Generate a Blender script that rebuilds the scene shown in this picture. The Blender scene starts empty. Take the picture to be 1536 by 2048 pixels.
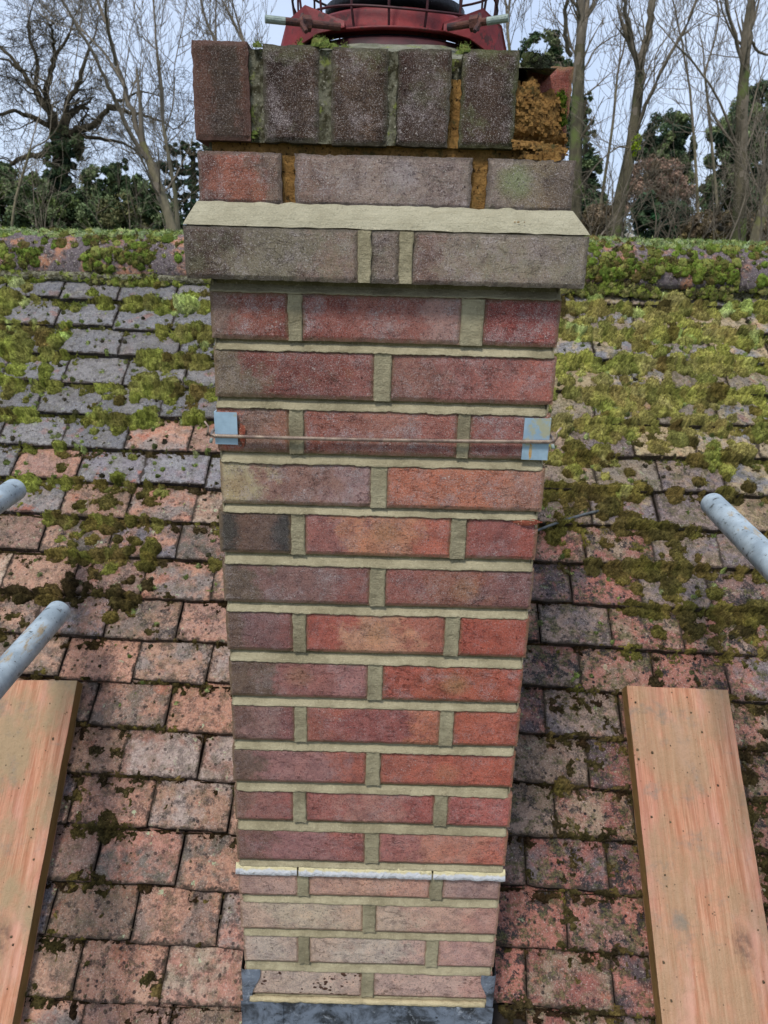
import bpy, math, random
import numpy as np
from mathutils import Vector, Matrix, noise as mnoise

random.seed(7); RNG = np.random.default_rng(7)
SC = bpy.context.scene; COL = SC.collection
H = 7.0                                   # eye level above the ground, metres

# ------------------------------------------------------------------ camera
TH = math.radians(19.08); PHI = math.atan(114/4192); FPX = 1450.0
CT, ST, CP, SP = math.cos(TH), math.sin(TH), math.cos(PHI), math.sin(PHI)
cam_d = bpy.data.cameras.new('camera'); cam = bpy.data.objects.new('camera', cam_d); COL.objects.link(cam)
F_ = Vector((0, CT, -ST)); R_ = Vector((1, 0, 0)); U_ = Vector((0, ST, CT))
cx_ = R_*CP + U_*SP; cy_ = -R_*SP + U_*CP; cz_ = -F_
M = Matrix((cx_, cy_, cz_)).transposed().to_4x4(); M.translation = Vector((0, 0, H))
cam.matrix_world = M
cam_d.sensor_fit = 'VERTICAL'; cam_d.sensor_height = 24.0; cam_d.lens = FPX/2048*24.0
cam_d.clip_start = 0.02; cam_d.clip_end = 3000
cam_d.dof.use_dof = True; cam_d.dof.focus_distance = 1.02; cam_d.dof.aperture_fstop = 10
SC.camera = cam

# ------------------------------------------------------------------ world, sun, exposure
SUN_EL, SUN_AZ = math.radians(58), math.radians(205)      # high, behind and left of the camera, veiled
w = bpy.data.worlds.new('World'); SC.world = w; w.use_nodes = True
nt = w.node_tree; nt.nodes.clear()
def wn(t): return nt.nodes.new(t)
sky = wn('ShaderNodeTexSky'); sky.sky_type = 'NISHITA'; sky.sun_disc = False
sky.sun_elevation = SUN_EL; sky.sun_rotation = SUN_AZ; sky.air_density = 1.0; sky.dust_density = 2.0
tc = wn('ShaderNodeTexCoord'); nz = wn('ShaderNodeTexNoise'); nz.inputs['Scale'].default_value = 2.2; nz.inputs['Detail'].default_value = 5
nt.links.new(tc.outputs['Generated'], nz.inputs['Vector'])
rp = wn('ShaderNodeValToRGB')
rp.color_ramp.elements[0].position = .3; rp.color_ramp.elements[0].color = (3.5, 4.35, 6.0, 1)
rp.color_ramp.elements[1].position = .7; rp.color_ramp.elements[1].color = (5.1, 5.8, 7.1, 1)
nt.links.new(nz.outputs['Fac'], rp.inputs['Fac'])
mx = wn('ShaderNodeMix'); mx.data_type = 'RGBA'; mx.inputs['Factor'].default_value = .8      # veil of thin cloud over the blue
nt.links.new(sky.outputs['Color'], mx.inputs['A']); nt.links.new(rp.outputs['Color'], mx.inputs['B'])
bg = wn('ShaderNodeBackground'); bg.inputs['Strength'].default_value = 0.088
nt.links.new(mx.outputs['Result'], bg.inputs['Color'])
wo = wn('ShaderNodeOutputWorld'); nt.links.new(bg.outputs['Background'], wo.inputs['Surface'])
sd = bpy.data.lights.new('sun', 'SUN'); sd.energy = 1.5; sd.angle = math.radians(10); sd.color = (1, .965, .91)
sun = bpy.data.objects.new('sun', sd); COL.objects.link(sun)
sun_dir = Vector((math.cos(SUN_EL)*math.sin(SUN_AZ), math.cos(SUN_EL)*math.cos(SUN_AZ), math.sin(SUN_EL)))
sun.rotation_euler = sun_dir.to_track_quat('Z', 'Y').to_euler(); sun.location = (0, -5, 15)
SC.view_settings.view_transform = 'Standard'; SC.view_settings.look = 'None'
SC.view_settings.exposure = 0.92; SC.view_settings.gamma = 1; SC.view_settings.use_curve_mapping = False

# ------------------------------------------------------------------ helpers
def ray(x, y):
    x -= 768; y -= 1024
    u = (x*CP + y*SP)/FPX; v = (-x*SP + y*CP)/FPX
    return Vector((u, CT - ST*v, -ST - CT*v))
def at(x, y, Y):                            # the point of the place seen at (x, y) at distance Y in front
    r = ray(x, y); p = r*(Y/r.y); return Vector((p.x, p.y, p.z + H))
def lin(h, k=1.0):
    if isinstance(h, str):
        h = [int(h[i:i+2], 16)/255 for i in (0, 2, 4)]
    return tuple(k*((c/12.92) if c <= .04045 else ((c+.055)/1.055)**2.4) for c in h)
def tag(o, label=None, cat=None, group=None, kind=None):
    if label: o['label'] = label
    if cat: o['category'] = cat
    if group: o['group'] = group
    if kind: o['kind'] = kind
    return o
def empty(name, loc=(0, 0, 0)):
    o = bpy.data.objects.new(name, None); o.location = loc; o.empty_display_size = .05; COL.objects.link(o); return o
def link(name, me, m=None, parent=None, loc=None, rot=None):
    o = bpy.data.objects.new(name, me); COL.objects.link(o)
    if m and not me.materials: me.materials.append(m)
    if loc is not None: o.location = loc
    if rot is not None: o.rotation_euler = rot
    if parent: o.parent = parent
    return o
def mesh(name, vs, fs, smooth=False, colors=None):
    me = bpy.data.meshes.new(name)
    if isinstance(fs, np.ndarray):
        vs = np.asarray(vs, dtype=np.float32); n = fs.shape[1]
        me.vertices.add(len(vs)); me.vertices.foreach_set('co', vs.ravel())
        me.loops.add(fs.size); me.loops.foreach_set('vertex_index', fs.astype(np.int32).ravel())
        me.polygons.add(len(fs)); me.polygons.foreach_set('loop_start', np.arange(0, fs.size, n, dtype=np.int32))
        me.update(calc_edges=True); me.validate()
    else:
        me.from_pydata([tuple(v) for v in vs], [], fs); me.update()
    if smooth: me.polygons.foreach_set('use_smooth', [True]*len(me.polygons))
    if colors is not None:
        a = me.color_attributes.new('Col', 'FLOAT_COLOR', 'POINT')
        c = np.ones((len(me.vertices), 4), dtype=np.float32); c[:, :3] = colors
        a.data.foreach_set('color', c.ravel())
    return me
class MB:
    def __init__(s): s.v = []; s.f = []
    def add(s, vs, fs):
        n = len(s.v); s.v += [tuple(v) for v in vs]; s.f += [tuple(i+n for i in f) for f in fs]
    def box(s, a, b):
        x0, y0, z0 = a; x1, y1, z1 = b
        s.add([(x0,y0,z0),(x1,y0,z0),(x1,y1,z0),(x0,y1,z0),(x0,y0,z1),(x1,y0,z1),(x1,y1,z1),(x0,y1,z1)],
              [(0,3,2,1),(4,5,6,7),(0,1,5,4),(1,2,6,5),(2,3,7,6),(3,0,4,7)])
    def tube(s, pts, rad, n=10, cap=True):
        pts = [Vector(p) for p in pts]; base = len(s.v); rings = len(pts)
        if not hasattr(rad, '__len__'): rad = [rad]*rings
        prev = None
        for i, p in enumerate(pts):
            t = (pts[min(i+1, rings-1)] - pts[max(i-1, 0)]).normalized()
            if prev is None:
                a = t.orthogonal().normalized()
            else:
                a = (prev - t*prev.dot(t)).normalized()
            prev = a; b = t.cross(a)
            for k in range(n):
                q = 2*math.pi*k/n
                s.v.append(tuple(p + (a*math.cos(q) + b*math.sin(q))*rad[i]))
        for i in range(rings-1):
            for k in range(n):
                s.f.append((base+i*n+k, base+i*n+(k+1) % n, base+(i+1)*n+(k+1) % n, base+(i+1)*n+k))
        if cap:
            s.f.append(tuple(base+k for k in reversed(range(n)))); s.f.append(tuple(base+(rings-1)*n+k for k in range(n)))
    def lathe(s, prof, c, n=48, wob=None):
        base = len(s.v)
        for r, z in prof:
            for k in range(n):
                q = 2*math.pi*k/n; rr = r if wob is None else r*(1+wob*mnoise.noise(Vector((math.cos(q)*2, math.sin(q)*2, z*20))))
                s.v.append((c[0]+rr*math.cos(q), c[1]+rr*math.sin(q), c[2]+z))
        for i in range(len(prof)-1):
            for k in range(n):
                s.f.append((base+i*n+k, base+i*n+(k+1) % n, base+(i+1)*n+(k+1) % n, base+(i+1)*n+k))
    def build(s, name, m=None, parent=None, smooth=False):
        me = mesh(name, s.v, s.f, smooth); return link(name, me, m, parent)

# ---- node material helper
class NM:
    def __init__(s, name, rough=.85):
        s.m = bpy.data.materials.new(name); s.m.use_nodes = True; s.t = s.m.node_tree
        s.b = s.t.nodes['Principled BSDF']; s.b.inputs['Roughness'].default_value = rough
        s.b.inputs['Specular IOR Level'].default_value = .25
        s.tc = s.t.nodes.new('ShaderNodeTexCoord'); s.geo = s.t.nodes.new('ShaderNodeNewGeometry')
    def n(s, t): return s.t.nodes.new(t)
    def l(s, a, b): s.t.links.new(a, b)
    def set(s, sock, v):
        if isinstance(v, bpy.types.NodeSocket): s.l(v, sock)
        else:
            if isinstance(v, (tuple, list)) and len(v) == 3 and sock.type == 'RGBA': v = (*v, 1)
            sock.default_value = v
    def obj(s): return s.tc.outputs['Object']
    def pos(s): return s.geo.outputs['Position']
    def attr(s, name, out='Vector', kind='OBJECT'):
        a = s.n('ShaderNodeAttribute'); a.attribute_type = kind; a.attribute_name = name; return a.outputs[out]
    def noise(s, vec, scale, detail=4, rough=.55, dist=0, out='Fac'):
        a = s.n('ShaderNodeTexNoise'); s.set(a.inputs['Vector'], vec); a.inputs['Scale'].default_value = scale
        a.inputs['Detail'].default_value = detail; a.inputs['Roughness'].default_value = rough; a.inputs['Distortion'].default_value = dist
        return a.outputs[out]
    def voro(s, vec, scale, out='Distance', feat='F1', rnd=1):
        a = s.n('ShaderNodeTexVoronoi'); a.feature = feat; s.set(a.inputs['Vector'], vec); a.inputs['Scale'].default_value = scale
        a.inputs['Randomness'].default_value = rnd; return a.outputs[out]
    def math(s, op, a, b=0.0, c=0.0, clamp=False):
        n = s.n('ShaderNodeMath'); n.operation = op; n.use_clamp = clamp; s.set(n.inputs[0], a); s.set(n.inputs[1], b); s.set(n.inputs[2], c)
        return n.outputs[0]
    def vmath(s, op, a, b=(0, 0, 0), sc=None):
        n = s.n('ShaderNodeVectorMath'); n.operation = op; s.set(n.inputs[0], a); s.set(n.inputs[1], b)
        if sc is not None: s.set(n.inputs['Scale'], sc)
        return n.outputs[0]
    def ramp(s, v, a, b, lo=0.0, hi=1.0):
        n = s.n('ShaderNodeMapRange'); n.interpolation_type = 'SMOOTHSTEP'; s.set(n.inputs['Value'], v)
        n.inputs['From Min'].default_value = a; n.inputs['From Max'].default_value = b
        s.set(n.inputs['To Min'], lo); s.set(n.inputs['To Max'], hi); return n.outputs[0]
    def mix(s, f, a, b, mode='MIX'):
        n = s.n('ShaderNodeMix'); n.data_type = 'RGBA'; n.blend_type = mode; s.set(n.inputs['Factor'], f)
        s.set(n.inputs['A'], a); s.set(n.inputs['B'], b); return n.outputs['Result']
    def sep(s, v):
        n = s.n('ShaderNodeSeparateXYZ'); s.set(n.inputs[0], v); return n.outputs
    def rnd(s):
        return s.n('ShaderNodeObjectInfo').outputs['Random']
    def shifted(s):                          # object coordinates, shifted for each object
        c = s.n('ShaderNodeCombineXYZ'); r = s.rnd()
        s.l(s.math('MULTIPLY', r, 37.0), c.inputs[0]); s.l(s.math('MULTIPLY', r, 91.0), c.inputs[1]); s.l(s.math('MULTIPLY', r, 53.0), c.inputs[2])
        return s.vmath('ADD', s.obj(), c.outputs[0])
    def bump(s, h, dist, strength=1.0, prev=None):
        n = s.n('ShaderNodeBump'); s.set(n.inputs['Height'], h); n.inputs['Distance'].default_value = dist; n.inputs['Strength'].default_value = strength
        if prev: s.l(prev, n.inputs['Normal'])
        return n.outputs[0]
    def done(s, col, normal=None, rough=None, metal=None, spec=None):
        s.set(s.b.inputs['Base Color'], col)
        if normal is not None: s.l(normal, s.b.inputs['Normal'])
        if rough is not None: s.set(s.b.inputs['Roughness'], rough)
        if metal is not None: s.set(s.b.inputs['Metallic'], metal)
        if spec is not None: s.b.inputs['Specular IOR Level'].default_value = spec
        return s.m

# ------------------------------------------------------------------ materials
def mat_brick():
    m = NM('sand_faced_brick', .9); o = m.obj(); v = m.shifted()
    xyz = m.sep(o); half = m.sep(m.attr('half'))           # half sizes of the face
    u = m.math('DIVIDE', xyz[0], half[0])
    u2 = m.math('ADD', u, m.math('MULTIPLY', m.math('SUBTRACT', m.noise(v, 20, 7, .72), .5), 2.6))
    c0, c1, c2 = m.attr('c0', 'Color'), m.attr('c1', 'Color'), m.attr('c2', 'Color')
    col = m.mix(m.ramp(u2, -.7, -.25), c0, c1); col = m.mix(m.ramp(u2, .3, .75), col, c2)
    # burnt and paler mottling
    col = m.mix(m.ramp(m.noise(v, 44, 8, .78), .42, .66, 0., .8), col, m.vmath('MULTIPLY', col, (.52, .5, .55)))
    col = m.mix(m.ramp(m.noise(m.vmath('ADD', v, (3, 9, 4)), 22, 4, .6), .5, .8, 0., .45), col, m.vmath('MULTIPLY', col, (1.45, 1.2, 1.05)))
    # kiln kiss mark, a yellow flash in the middle
    cv = m.sep(m.attr('kiss')); dx = m.math('DIVIDE', m.math('SUBTRACT', xyz[0], cv[0]), .017); dz = m.math('DIVIDE', m.math('SUBTRACT', xyz[2], cv[1]), .015)
    dd = m.math('ADD', m.math('MULTIPLY', dx, dx), m.math('MULTIPLY', dz, dz))
    dd = m.math('ADD', dd, m.math('MULTIPLY', m.math('SUBTRACT', m.noise(v, 50, 5, .7), .5), 3.2))
    col = m.mix(m.math('MULTIPLY', m.ramp(dd, -.5, 2.6, .8, 0.), cv[2]), col, m.attr('kissc', 'Color'))
    # efflorescence
    par = m.sep(m.attr('wear'))                              # bloom, speckle, lichen
    bl = m.ramp(m.noise(m.vmath('ADD', v, (7, 1, 2)), 30, 8, .8, .2), .47, .63)
    grit = m.noise(v, 820, 3, .7)
    col = m.mix(m.math('MULTIPLY', m.math('MULTIPLY', bl, par[0]), m.ramp(grit, .42, .6, .2, 1.)), col, lin('bfb0ae'))
    # sand grains, pale and dark
    sp = m.ramp(grit, .52, .68)
    col = m.mix(m.math('MULTIPLY', sp, m.math('MULTIPLY', par[1], .8)), col, lin('dad0c8'))
    dk = m.ramp(m.noise(m.vmath('ADD', v, (1, 2, 3)), 380, 3, .7), .54, .66)
    col = m.mix(m.math('MULTIPLY', dk, .95), col, m.vmath('MULTIPLY', col, (.45, .42, .45)))
    # lichen and green algae
    ln = m.ramp(m.noise(m.vmath('ADD', v, (5, 5, 1)), 20, 6, .7), .52, .66)
    col = m.mix(m.math('MULTIPLY', m.math('MULTIPLY', ln, par[2]), m.ramp(grit, .4, .6, .5, 1.)), col, lin('8b9463'))
    # brown spots splashed on the face
    st = m.attr('spots', 'Fac'); vs = m.voro(m.vmath('MULTIPLY', v, (1., 1., 1.35)), 105); sz = m.noise(v, 42, 3)
    spt = m.math('LESS_THAN', vs, m.ramp(sz, .42, .66, 0., .5))
    col = m.mix(m.math('MULTIPLY', spt, st), col, lin('5a3f33'))
    pit = m.math('LESS_THAN', m.voro(v, 150), m.ramp(m.noise(v, 60, 3), .52, .8, 0., .3)); col = m.mix(m.math('MULTIPLY', pit, .7), col, lin('3a2624'))
    crn = m.noise(m.vmath('ADD', m.vmath('MULTIPLY', v, (1, 1, 2.6)), (4, 1, 8)), 15, 6, .62); ca = m.math('ABSOLUTE', m.math('SUBTRACT', crn, .5))
    crk = m.math('MULTIPLY', m.ramp(ca, .0, .013, 1., 0.), m.ramp(m.noise(v, 13, 2), .5, .6)); col = m.mix(m.math('MULTIPLY', crk, .55), col, m.vmath('MULTIPLY', col, (.35, .3, .3)))
    flk = m.math('LESS_THAN', m.voro(m.vmath('ADD', v, (3, 3, 3)), 210), m.ramp(m.noise(v, 38, 3), .5, .75, 0., .26)); col = m.mix(m.math('MULTIPLY', flk, m.math('MULTIPLY', par[1], .8)), col, lin('ddd2c8'))
    # thin mortar smear and fired rim along the arrises
    ex = m.math('SUBTRACT', half[0], m.math('ABSOLUTE', xyz[0])); ez = m.math('SUBTRACT', half[1], m.math('ABSOLUTE', xyz[2]))
    e = m.math('MINIMUM', ex, ez); e = m.math('ADD', e, m.math('MULTIPLY', m.math('SUBTRACT', m.noise(v, 120, 4), .5), .011))
    col = m.mix(m.ramp(e, .0005, .008, .75, 0.), col, m.attr('rim', 'Color'))
    crs = m.noise(m.vmath('MULTIPLY', v, (1, 1, 3.2)), 34, 5, .7)
    b1 = m.bump(m.noise(v, 75, 6, .72), .007, .8); b1 = m.bump(crs, .004, .6, b1); b1 = m.bump(crk, -.003, .8, b1); b2 = m.bump(grit, .003, 1., b1)
    return m.done(col, b2, spec=.15)
def mat_mortar(name, base, dark, orange=0.):
    m = NM(name, .95); p = m.pos()
    col = m.mix(m.ramp(m.noise(p, 26, 5, .6), .35, .7), base, dark)
    col = m.mix(m.ramp(m.noise(p, 420, 3, .6), .55, .75, 0., .35), col, lin('ded2ae'))
    col = m.mix(m.ramp(m.noise(p, 260, 3, .6), .6, .75, 0., .5), col, m.vmath('MULTIPLY', dark, (.6, .6, .6)))
    stk = m.noise(m.vmath('MULTIPLY', p, (.12, 1, 1)), 260, 4, .7); col = m.mix(m.ramp(stk, .5, .68, 0., .4), col, m.vmath('MULTIPLY', dark, (.8, .78, .74)))
    col = m.mix(m.ramp(m.noise(p, 9, 3), .4, .65, 0., .5), col, m.vmath('MULTIPLY', col, (.84, .83, .8)))
    b = m.bump(m.noise(p, 110, 6, .7), .006, .7); b = m.bump(stk, .002, .6, b); b = m.bump(m.noise(p, 600, 3), .0015, .8, b)
    return m.done(col, b, spec=.1)
def mat_oldmortar():
    m = NM('crumbling_orange_mortar', .95); p = m.pos()
    col = m.mix(m.ramp(m.noise(p, 60, 6, .7), .35, .62), lin('c99b5c'), lin('a37a46'))
    col = m.mix(m.ramp(m.noise(p, 140, 5, .7), .52, .66), col, lin('40301e'))
    col = m.mix(m.ramp(m.noise(p, 34, 5, .7), .55, .68), col, lin('6a6440'))
    b = m.bump(m.noise(p, 130, 7, .75), .016, 1.)
    return m.done(col, b, spec=.1)
def mat_lichenmortar():
    m = NM('lichened_grey_mortar', .95); p = m.pos()
    col = m.mix(m.ramp(m.noise(p, 80, 6, .7), .4, .6), lin('7c7966'), lin('413d2c'))
    col = m.mix(m.ramp(m.noise(p, 45, 5, .7), .54, .64), col, lin('7d8347'))
    col = m.mix(m.ramp(m.noise(p, 240, 4, .7), .6, .7), col, lin('c8c2b0'))
    return m.done(col, m.bump(m.noise(p, 160, 6, .7), .007, .9), spec=.1)
def mat_tile():
    m = NM('weathered_clay_tile', .88); v = m.shifted(); p = m.pos()
    c0, c1 = m.attr('c0', 'Color'), m.attr('c1', 'Color'); wv = m.sep(m.attr('wear'))   # black, lichen, orange
    col = m.mix(m.ramp(m.noise(v, 15, 6, .68, .4), .4, .6), c0, c1)
    col = m.mix(m.ramp(m.noise(v, 80, 7, .8), .47, .62, 0., .7), col, m.vmath('MULTIPLY', col, (.5, .48, .5)))
    col = m.mix(m.math('MULTIPLY', m.ramp(m.noise(m.vmath('ADD', v, (4, 4, 4)), 19, 5, .65), .56, .68), wv[2]), col, lin('b8664a'))
    grit = m.noise(v, 330, 3, .65)
    col = m.mix(m.ramp(grit, .56, .68, 0., .5), col, lin('d6cabb'))
    col = m.mix(m.ramp(m.noise(v, 260, 3, .65), .57, .68, 0., .7), col, m.vmath('MULTIPLY', col, (.35, .33, .36)))
    # soot black algae, in patches and in pin spots
    bk = m.math('MULTIPLY', m.ramp(m.noise(m.vmath('ADD', v, (2, 8, 6)), 30, 7, .8), .5, .57), wv[0])
    col = m.mix(m.math('MULTIPLY', bk, m.ramp(grit, .35, .6, 1., .55)), col, lin('2c2a2b'))
    vs = m.voro(v, 62); pin = m.math('MULTIPLY', m.ramp(m.math('ADD', vs, m.math('MULTIPLY', m.noise(v, 140, 3), .16)), .22, .32, 1., 0.), m.ramp(m.noise(v, 20, 3), .38, .52))
    col = m.mix(m.math('MULTIPLY', pin, m.math('ADD', m.math('MULTIPLY', wv[0], .7), .25)), col, lin('2b2525'))
    lc = m.math('MULTIPLY', m.ramp(m.noise(m.vmath('ADD', v, (12, 3, 9)), 30, 6, .75), .63, .66), wv[1])
    col = m.mix(lc, col, lin('b4bb96'))
    film = m.math('MULTIPLY', m.ramp(m.noise(m.vmath('ADD', v, (9, 2, 7)), 38, 7, .78), .5, .58), m.attr('film', 'Fac'))
    col = m.mix(m.math('MULTIPLY', film, .85), col, m.mix(m.ramp(m.noise(v, 210, 3, .7), .4, .6), lin('35331f'), lin('6a6540')))
    # damp dark dirt at the tail edge and where the sides meet
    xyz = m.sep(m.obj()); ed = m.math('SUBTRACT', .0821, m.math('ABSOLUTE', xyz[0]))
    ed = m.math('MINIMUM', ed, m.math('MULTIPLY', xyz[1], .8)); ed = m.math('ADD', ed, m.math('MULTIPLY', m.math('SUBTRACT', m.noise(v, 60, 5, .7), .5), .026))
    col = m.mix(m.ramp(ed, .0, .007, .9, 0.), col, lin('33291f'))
    h = m.math('ADD', m.math('MULTIPLY', m.noise(v, 55, 6, .65), 1.), m.math('MULTIPLY', pin, .3))
    b = m.bump(h, .012, 1.); b = m.bump(m.noise(v, 150, 4, .7), .005, .9, b); b = m.bump(grit, .002, .8, b)
    return m.done(col, b, rough=m.ramp(m.noise(v, 30, 3), .3, .7, .62, .95), spec=.3)
def mat_vcol(name, rough=.95, scale=300, amt=.5, dist=.004):
    m = NM(name, rough); c = m.attr('Col', 'Color', 'GEOMETRY'); p = m.pos()
    n1 = m.noise(p, scale, 4, .7)
    col = m.mix(m.ramp(n1, .35, .7, 0., amt), m.vmath('MULTIPLY', c, (1.25, 1.25, 1.2)), m.vmath('MULTIPLY', c, (.35, .38, .35)))
    return m.done(col, m.bump(n1, dist, .9), spec=.08)
def mat_plain(name, a, b, scale=8, rough=.8, metal=0., bs=.002, spec=.3, sc2=None):
    m = NM(name, rough); p = m.pos()
    col = m.mix(m.ramp(m.noise(p, scale, 6, .65), .35, .65), a, b)
    if sc2: col = m.mix(m.ramp(m.noise(p, sc2[0], 5, .7), .56, .66), col, sc2[1])
    return m.done(col, m.bump(m.noise(p, scale*6, 5, .6), bs, .7), metal=metal, spec=spec)
def mat_tube():
    m = NM('galvanised_tube', .45); o = m.obj()
    col = m.mix(m.ramp(m.noise(o, 22, 5, .6), .35, .65), lin('b4c1c8'), lin('93a0a8'))
    col = m.mix(m.ramp(m.noise(m.vmath('MULTIPLY', o, (1, .25, 1)), 26, 6, .7), .6, .68), col, lin('a8977a'))
    col = m.mix(m.ramp(m.noise(o, 48, 6, .7), .58, .66), col, lin('565b5b'))
    col = m.mix(m.ramp(m.noise(o, 150, 4, .7), .62, .7), col, lin('4a4036'))
    return m.done(col, m.bump(m.noise(o, 60, 5), .002, .4), rough=m.ramp(m.noise(o, 30, 4), .3, .7, .4, .75), metal=.15, spec=.4)
def mat_board():
    m = NM('worn_softwood_board', .75); o = m.obj()
    wob = m.noise(m.vmath('MULTIPLY', o, (3, 1.2, 3)), 2.2, 3, .5, 0, 'Color')
    g = m.vmath('ADD', m.vmath('MULTIPLY', o, (1., .05, 1.)), m.vmath('MULTIPLY', wob, (.06, 0, .06)))
    rings = m.n('ShaderNodeTexWave'); rings.wave_type = 'BANDS'; rings.bands_direction = 'X'; m.l(g, rings.inputs['Vector'])
    rings.inputs['Scale'].default_value = 14; rings.inputs['Distortion'].default_value = 5.; rings.inputs['Detail'].default_value = 2
    col = m.mix(rings.outputs['Fac'], lin('b57f62'), lin('a06a4e'))
    col = m.mix(m.ramp(m.noise(m.vmath('MULTIPLY', o, (60, 2.5, 60)), 4, 4, .6), .4, .75, 0., .6), col, lin('c9a184'))
    col = m.mix(m.ramp(m.noise(m.vmath('MULTIPLY', o, (1, .35, 1)), 9, 4, .5), .45, .75, 0., .75), col, lin('b07a6c'))
    col = m.mix(m.ramp(m.noise(m.vmath('MULTIPLY', o, (90, 1.6, 90)), 5, 5, .65), .5, .68, 0., .7), col, lin('8a5f44'))
    col = m.mix(m.ramp(m.noise(m.vmath('MULTIPLY', o, (1, .3, 1)), 16, 5, .65), .52, .68, 0., .7), col, lin('bf907c'))
    # grey weathering and dried mortar slurry
    sl = m.attr('slurry', 'Fac'); s1 = m.noise(m.vmath('MULTIPLY', o, (1, .6, 1)), 8, 6, .62)
    col = m.mix(m.math('MULTIPLY', m.ramp(s1, .40, .58), sl), col, lin('9b8566'))
    col = m.mix(m.ramp(m.noise(m.vmath('ADD', o, (2, 2, 2)), 9, 6, .7), .54, .7, 0., .75), col, lin('767064'))
    k = m.voro(m.vmath('MULTIPLY', o, (1, .55, 1)), 6.3); kn = m.ramp(k, .07, .16, 1., 0.)
    col = m.mix(m.math('MULTIPLY', kn, m.ramp(m.noise(o, 60, 4, .7), .35, .65, .15, .7)), col, lin('5f4a40'))
    sp = m.ramp(m.voro(o, 70), .08, .15, 1., 0.); sp = m.math('MULTIPLY', sp, m.ramp(m.noise(o, 14, 3), .5, .6))
    col = m.mix(m.math('MULTIPLY', sp, .8), col, lin('3d3226'))
    # sawn sides stay brown
    side = m.ramp(m.math('ADD', m.math('ABSOLUTE', m.sep(o)[2]), m.math('MULTIPLY', m.math('SUBTRACT', m.noise(o, 30, 4), .5), .002)), .0145, .0165, 1., 0.)
    col = m.mix(side, col, m.vmath('MULTIPLY', lin('86693f'), (1, 1, 1)))
    b = m.bump(rings.outputs['Fac'], .0006, .3); b = m.bump(m.math('MULTIPLY', m.noise(o, 45, 6, .7), m.ramp(s1, .35, .6)), .007, 1., b)
    return m.done(col, b, spec=.2)
def mat_lead():
    m = NM('patinated_lead', .6); o = m.pos()
    col = m.mix(m.ramp(m.noise(o, 18, 6, .7, .5), .38, .6), lin('2f3236'), lin('747d8a'))
    col = m.mix(m.ramp(m.noise(o, 40, 7, .8, .8), .55, .7, 0., .8), col, lin('b4bac2'))
    col = m.mix(m.ramp(m.noise(o, 70, 5, .7), .6, .68), col, lin('26282b'))
    return m.done(col, m.bump(m.noise(o, 30, 5), .006, .6), metal=.15, spec=.4)
def mat_sheetlead():
    m = NM('sealant_and_white_lead', .6); o = m.pos()
    z = m.sep(o)[2]; e = m.math('ADD', z, m.math('MULTIPLY', m.math('SUBTRACT', m.noise(m.vmath('MULTIPLY', o, (1, 1, .3)), 60, 5, .7), .5), .016))
    col = m.mix(m.ramp(e, H-.9545, H-.9515), lin('bfc0c2'), lin('c9bd94'))
    col = m.mix(m.ramp(m.noise(o, 90, 5, .7), .6, .66), col, lin('9c9272'))
    return m.done(col, m.bump(m.noise(o, 90, 5, .7), .006, .8), spec=.3)
def mat_bark(name, a, b, g=None):
    m = NM(name, .95); p = m.pos()
    col = m.mix(m.ramp(m.noise(m.vmath('MULTIPLY', p, (1, 1, .3)), 5, 6, .7), .35, .65), a, b)
    if g: col = m.mix(m.ramp(m.noise(p, 1.3, 4, .6), .5, .64), col, g)
    return m.done(col, m.bump(m.noise(m.vmath('MULTIPLY', p, (1, 1, .3)), 14, 5), .05, .8), spec=.05)
def mat_spall():
    m = NM('broken_brick_body', .95); p = m.pos()
    col = m.mix(m.ramp(m.noise(p, 130, 5, .7), .35, .65), lin('a2604a'), lin('7c4034'))
    col = m.mix(m.ramp(m.noise(p, 300, 4, .7), .58, .66), col, lin('d6b196'))
    return m.done(col, m.bump(m.noise(p, 200, 5, .7), .005, .9), spec=.1)

BRICK = mat_brick()
MORTAR = mat_mortar('fresh_buff_mortar', lin('a89e81'), lin('8a8167'))
MORTARP = mat_mortar('fresh_buff_mortar_upright', lin('a59c80'), lin('857c64'))
FILLET = mat_mortar('smooth_fillet_mortar', lin('b3ac93'), lin('a39c84'))
OLDM = mat_oldmortar(); LICHM = mat_lichenmortar(); TILE = mat_tile(); TUBE = mat_tube(); BOARD = mat_board()
LEAD = mat_lead(); SLEAD = mat_sheetlead(); SPALL = mat_spall()
MOSS = mat_vcol('moss', .95, 330, .75, .007); LEAF = mat_vcol('foliage', .8, 6, .2, .02)
CORE = mat_mortar('joint_backing_mortar', lin('8c8160'), lin('6f664c'))
DRED = mat_plain('dark_soot_red', lin('4a2226'), lin('2c191b'), 24, .6, 0, .001, .3)  # darker red than the collar, for the pot rim and guard wires
RED = mat_plain('oxide_red_paint', lin('7b2626'), lin('5a1d1f'), 30, .55, 0, .001, .35, (45, lin('43201c')))
BLACK = mat_plain('black_metal', lin('1d1f24'), lin('2a2a2e'), 30, .5, .3)
RUST = mat_plain('rusted_rod', lin('5e3a2e'), lin('35282a'), 60, .8)
ZINC = mat_plain('zinc_rod_end', lin('9aa59b'), lin('7f8b84'), 60, .6, .3)
STEEL = mat_plain('stainless_wire', lin('a3917f'), lin('75625a'), 90, .4, .45, .0005)
PLATE = mat_plain('galvanised_corner_plate', lin('a4bccb'), lin('8ea6b6'), 20, .45, .25, .0006, .4, (26, lin('aaa98f')))
CABLE = mat_plain('grey_cable_sheath', lin('5e6264'), lin('3c4041'), 40, .6)
FLAUN = mat_plain('lichened_flaunching', lin('8b8a78'), lin('5d5d50'), 30, .95, 0, .01, .1, (60, lin('8f9a5a')))
UNDER = mat_plain('dark_roofing_felt', lin('2a2420'), lin('1c1917'), 10, .95)

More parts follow.
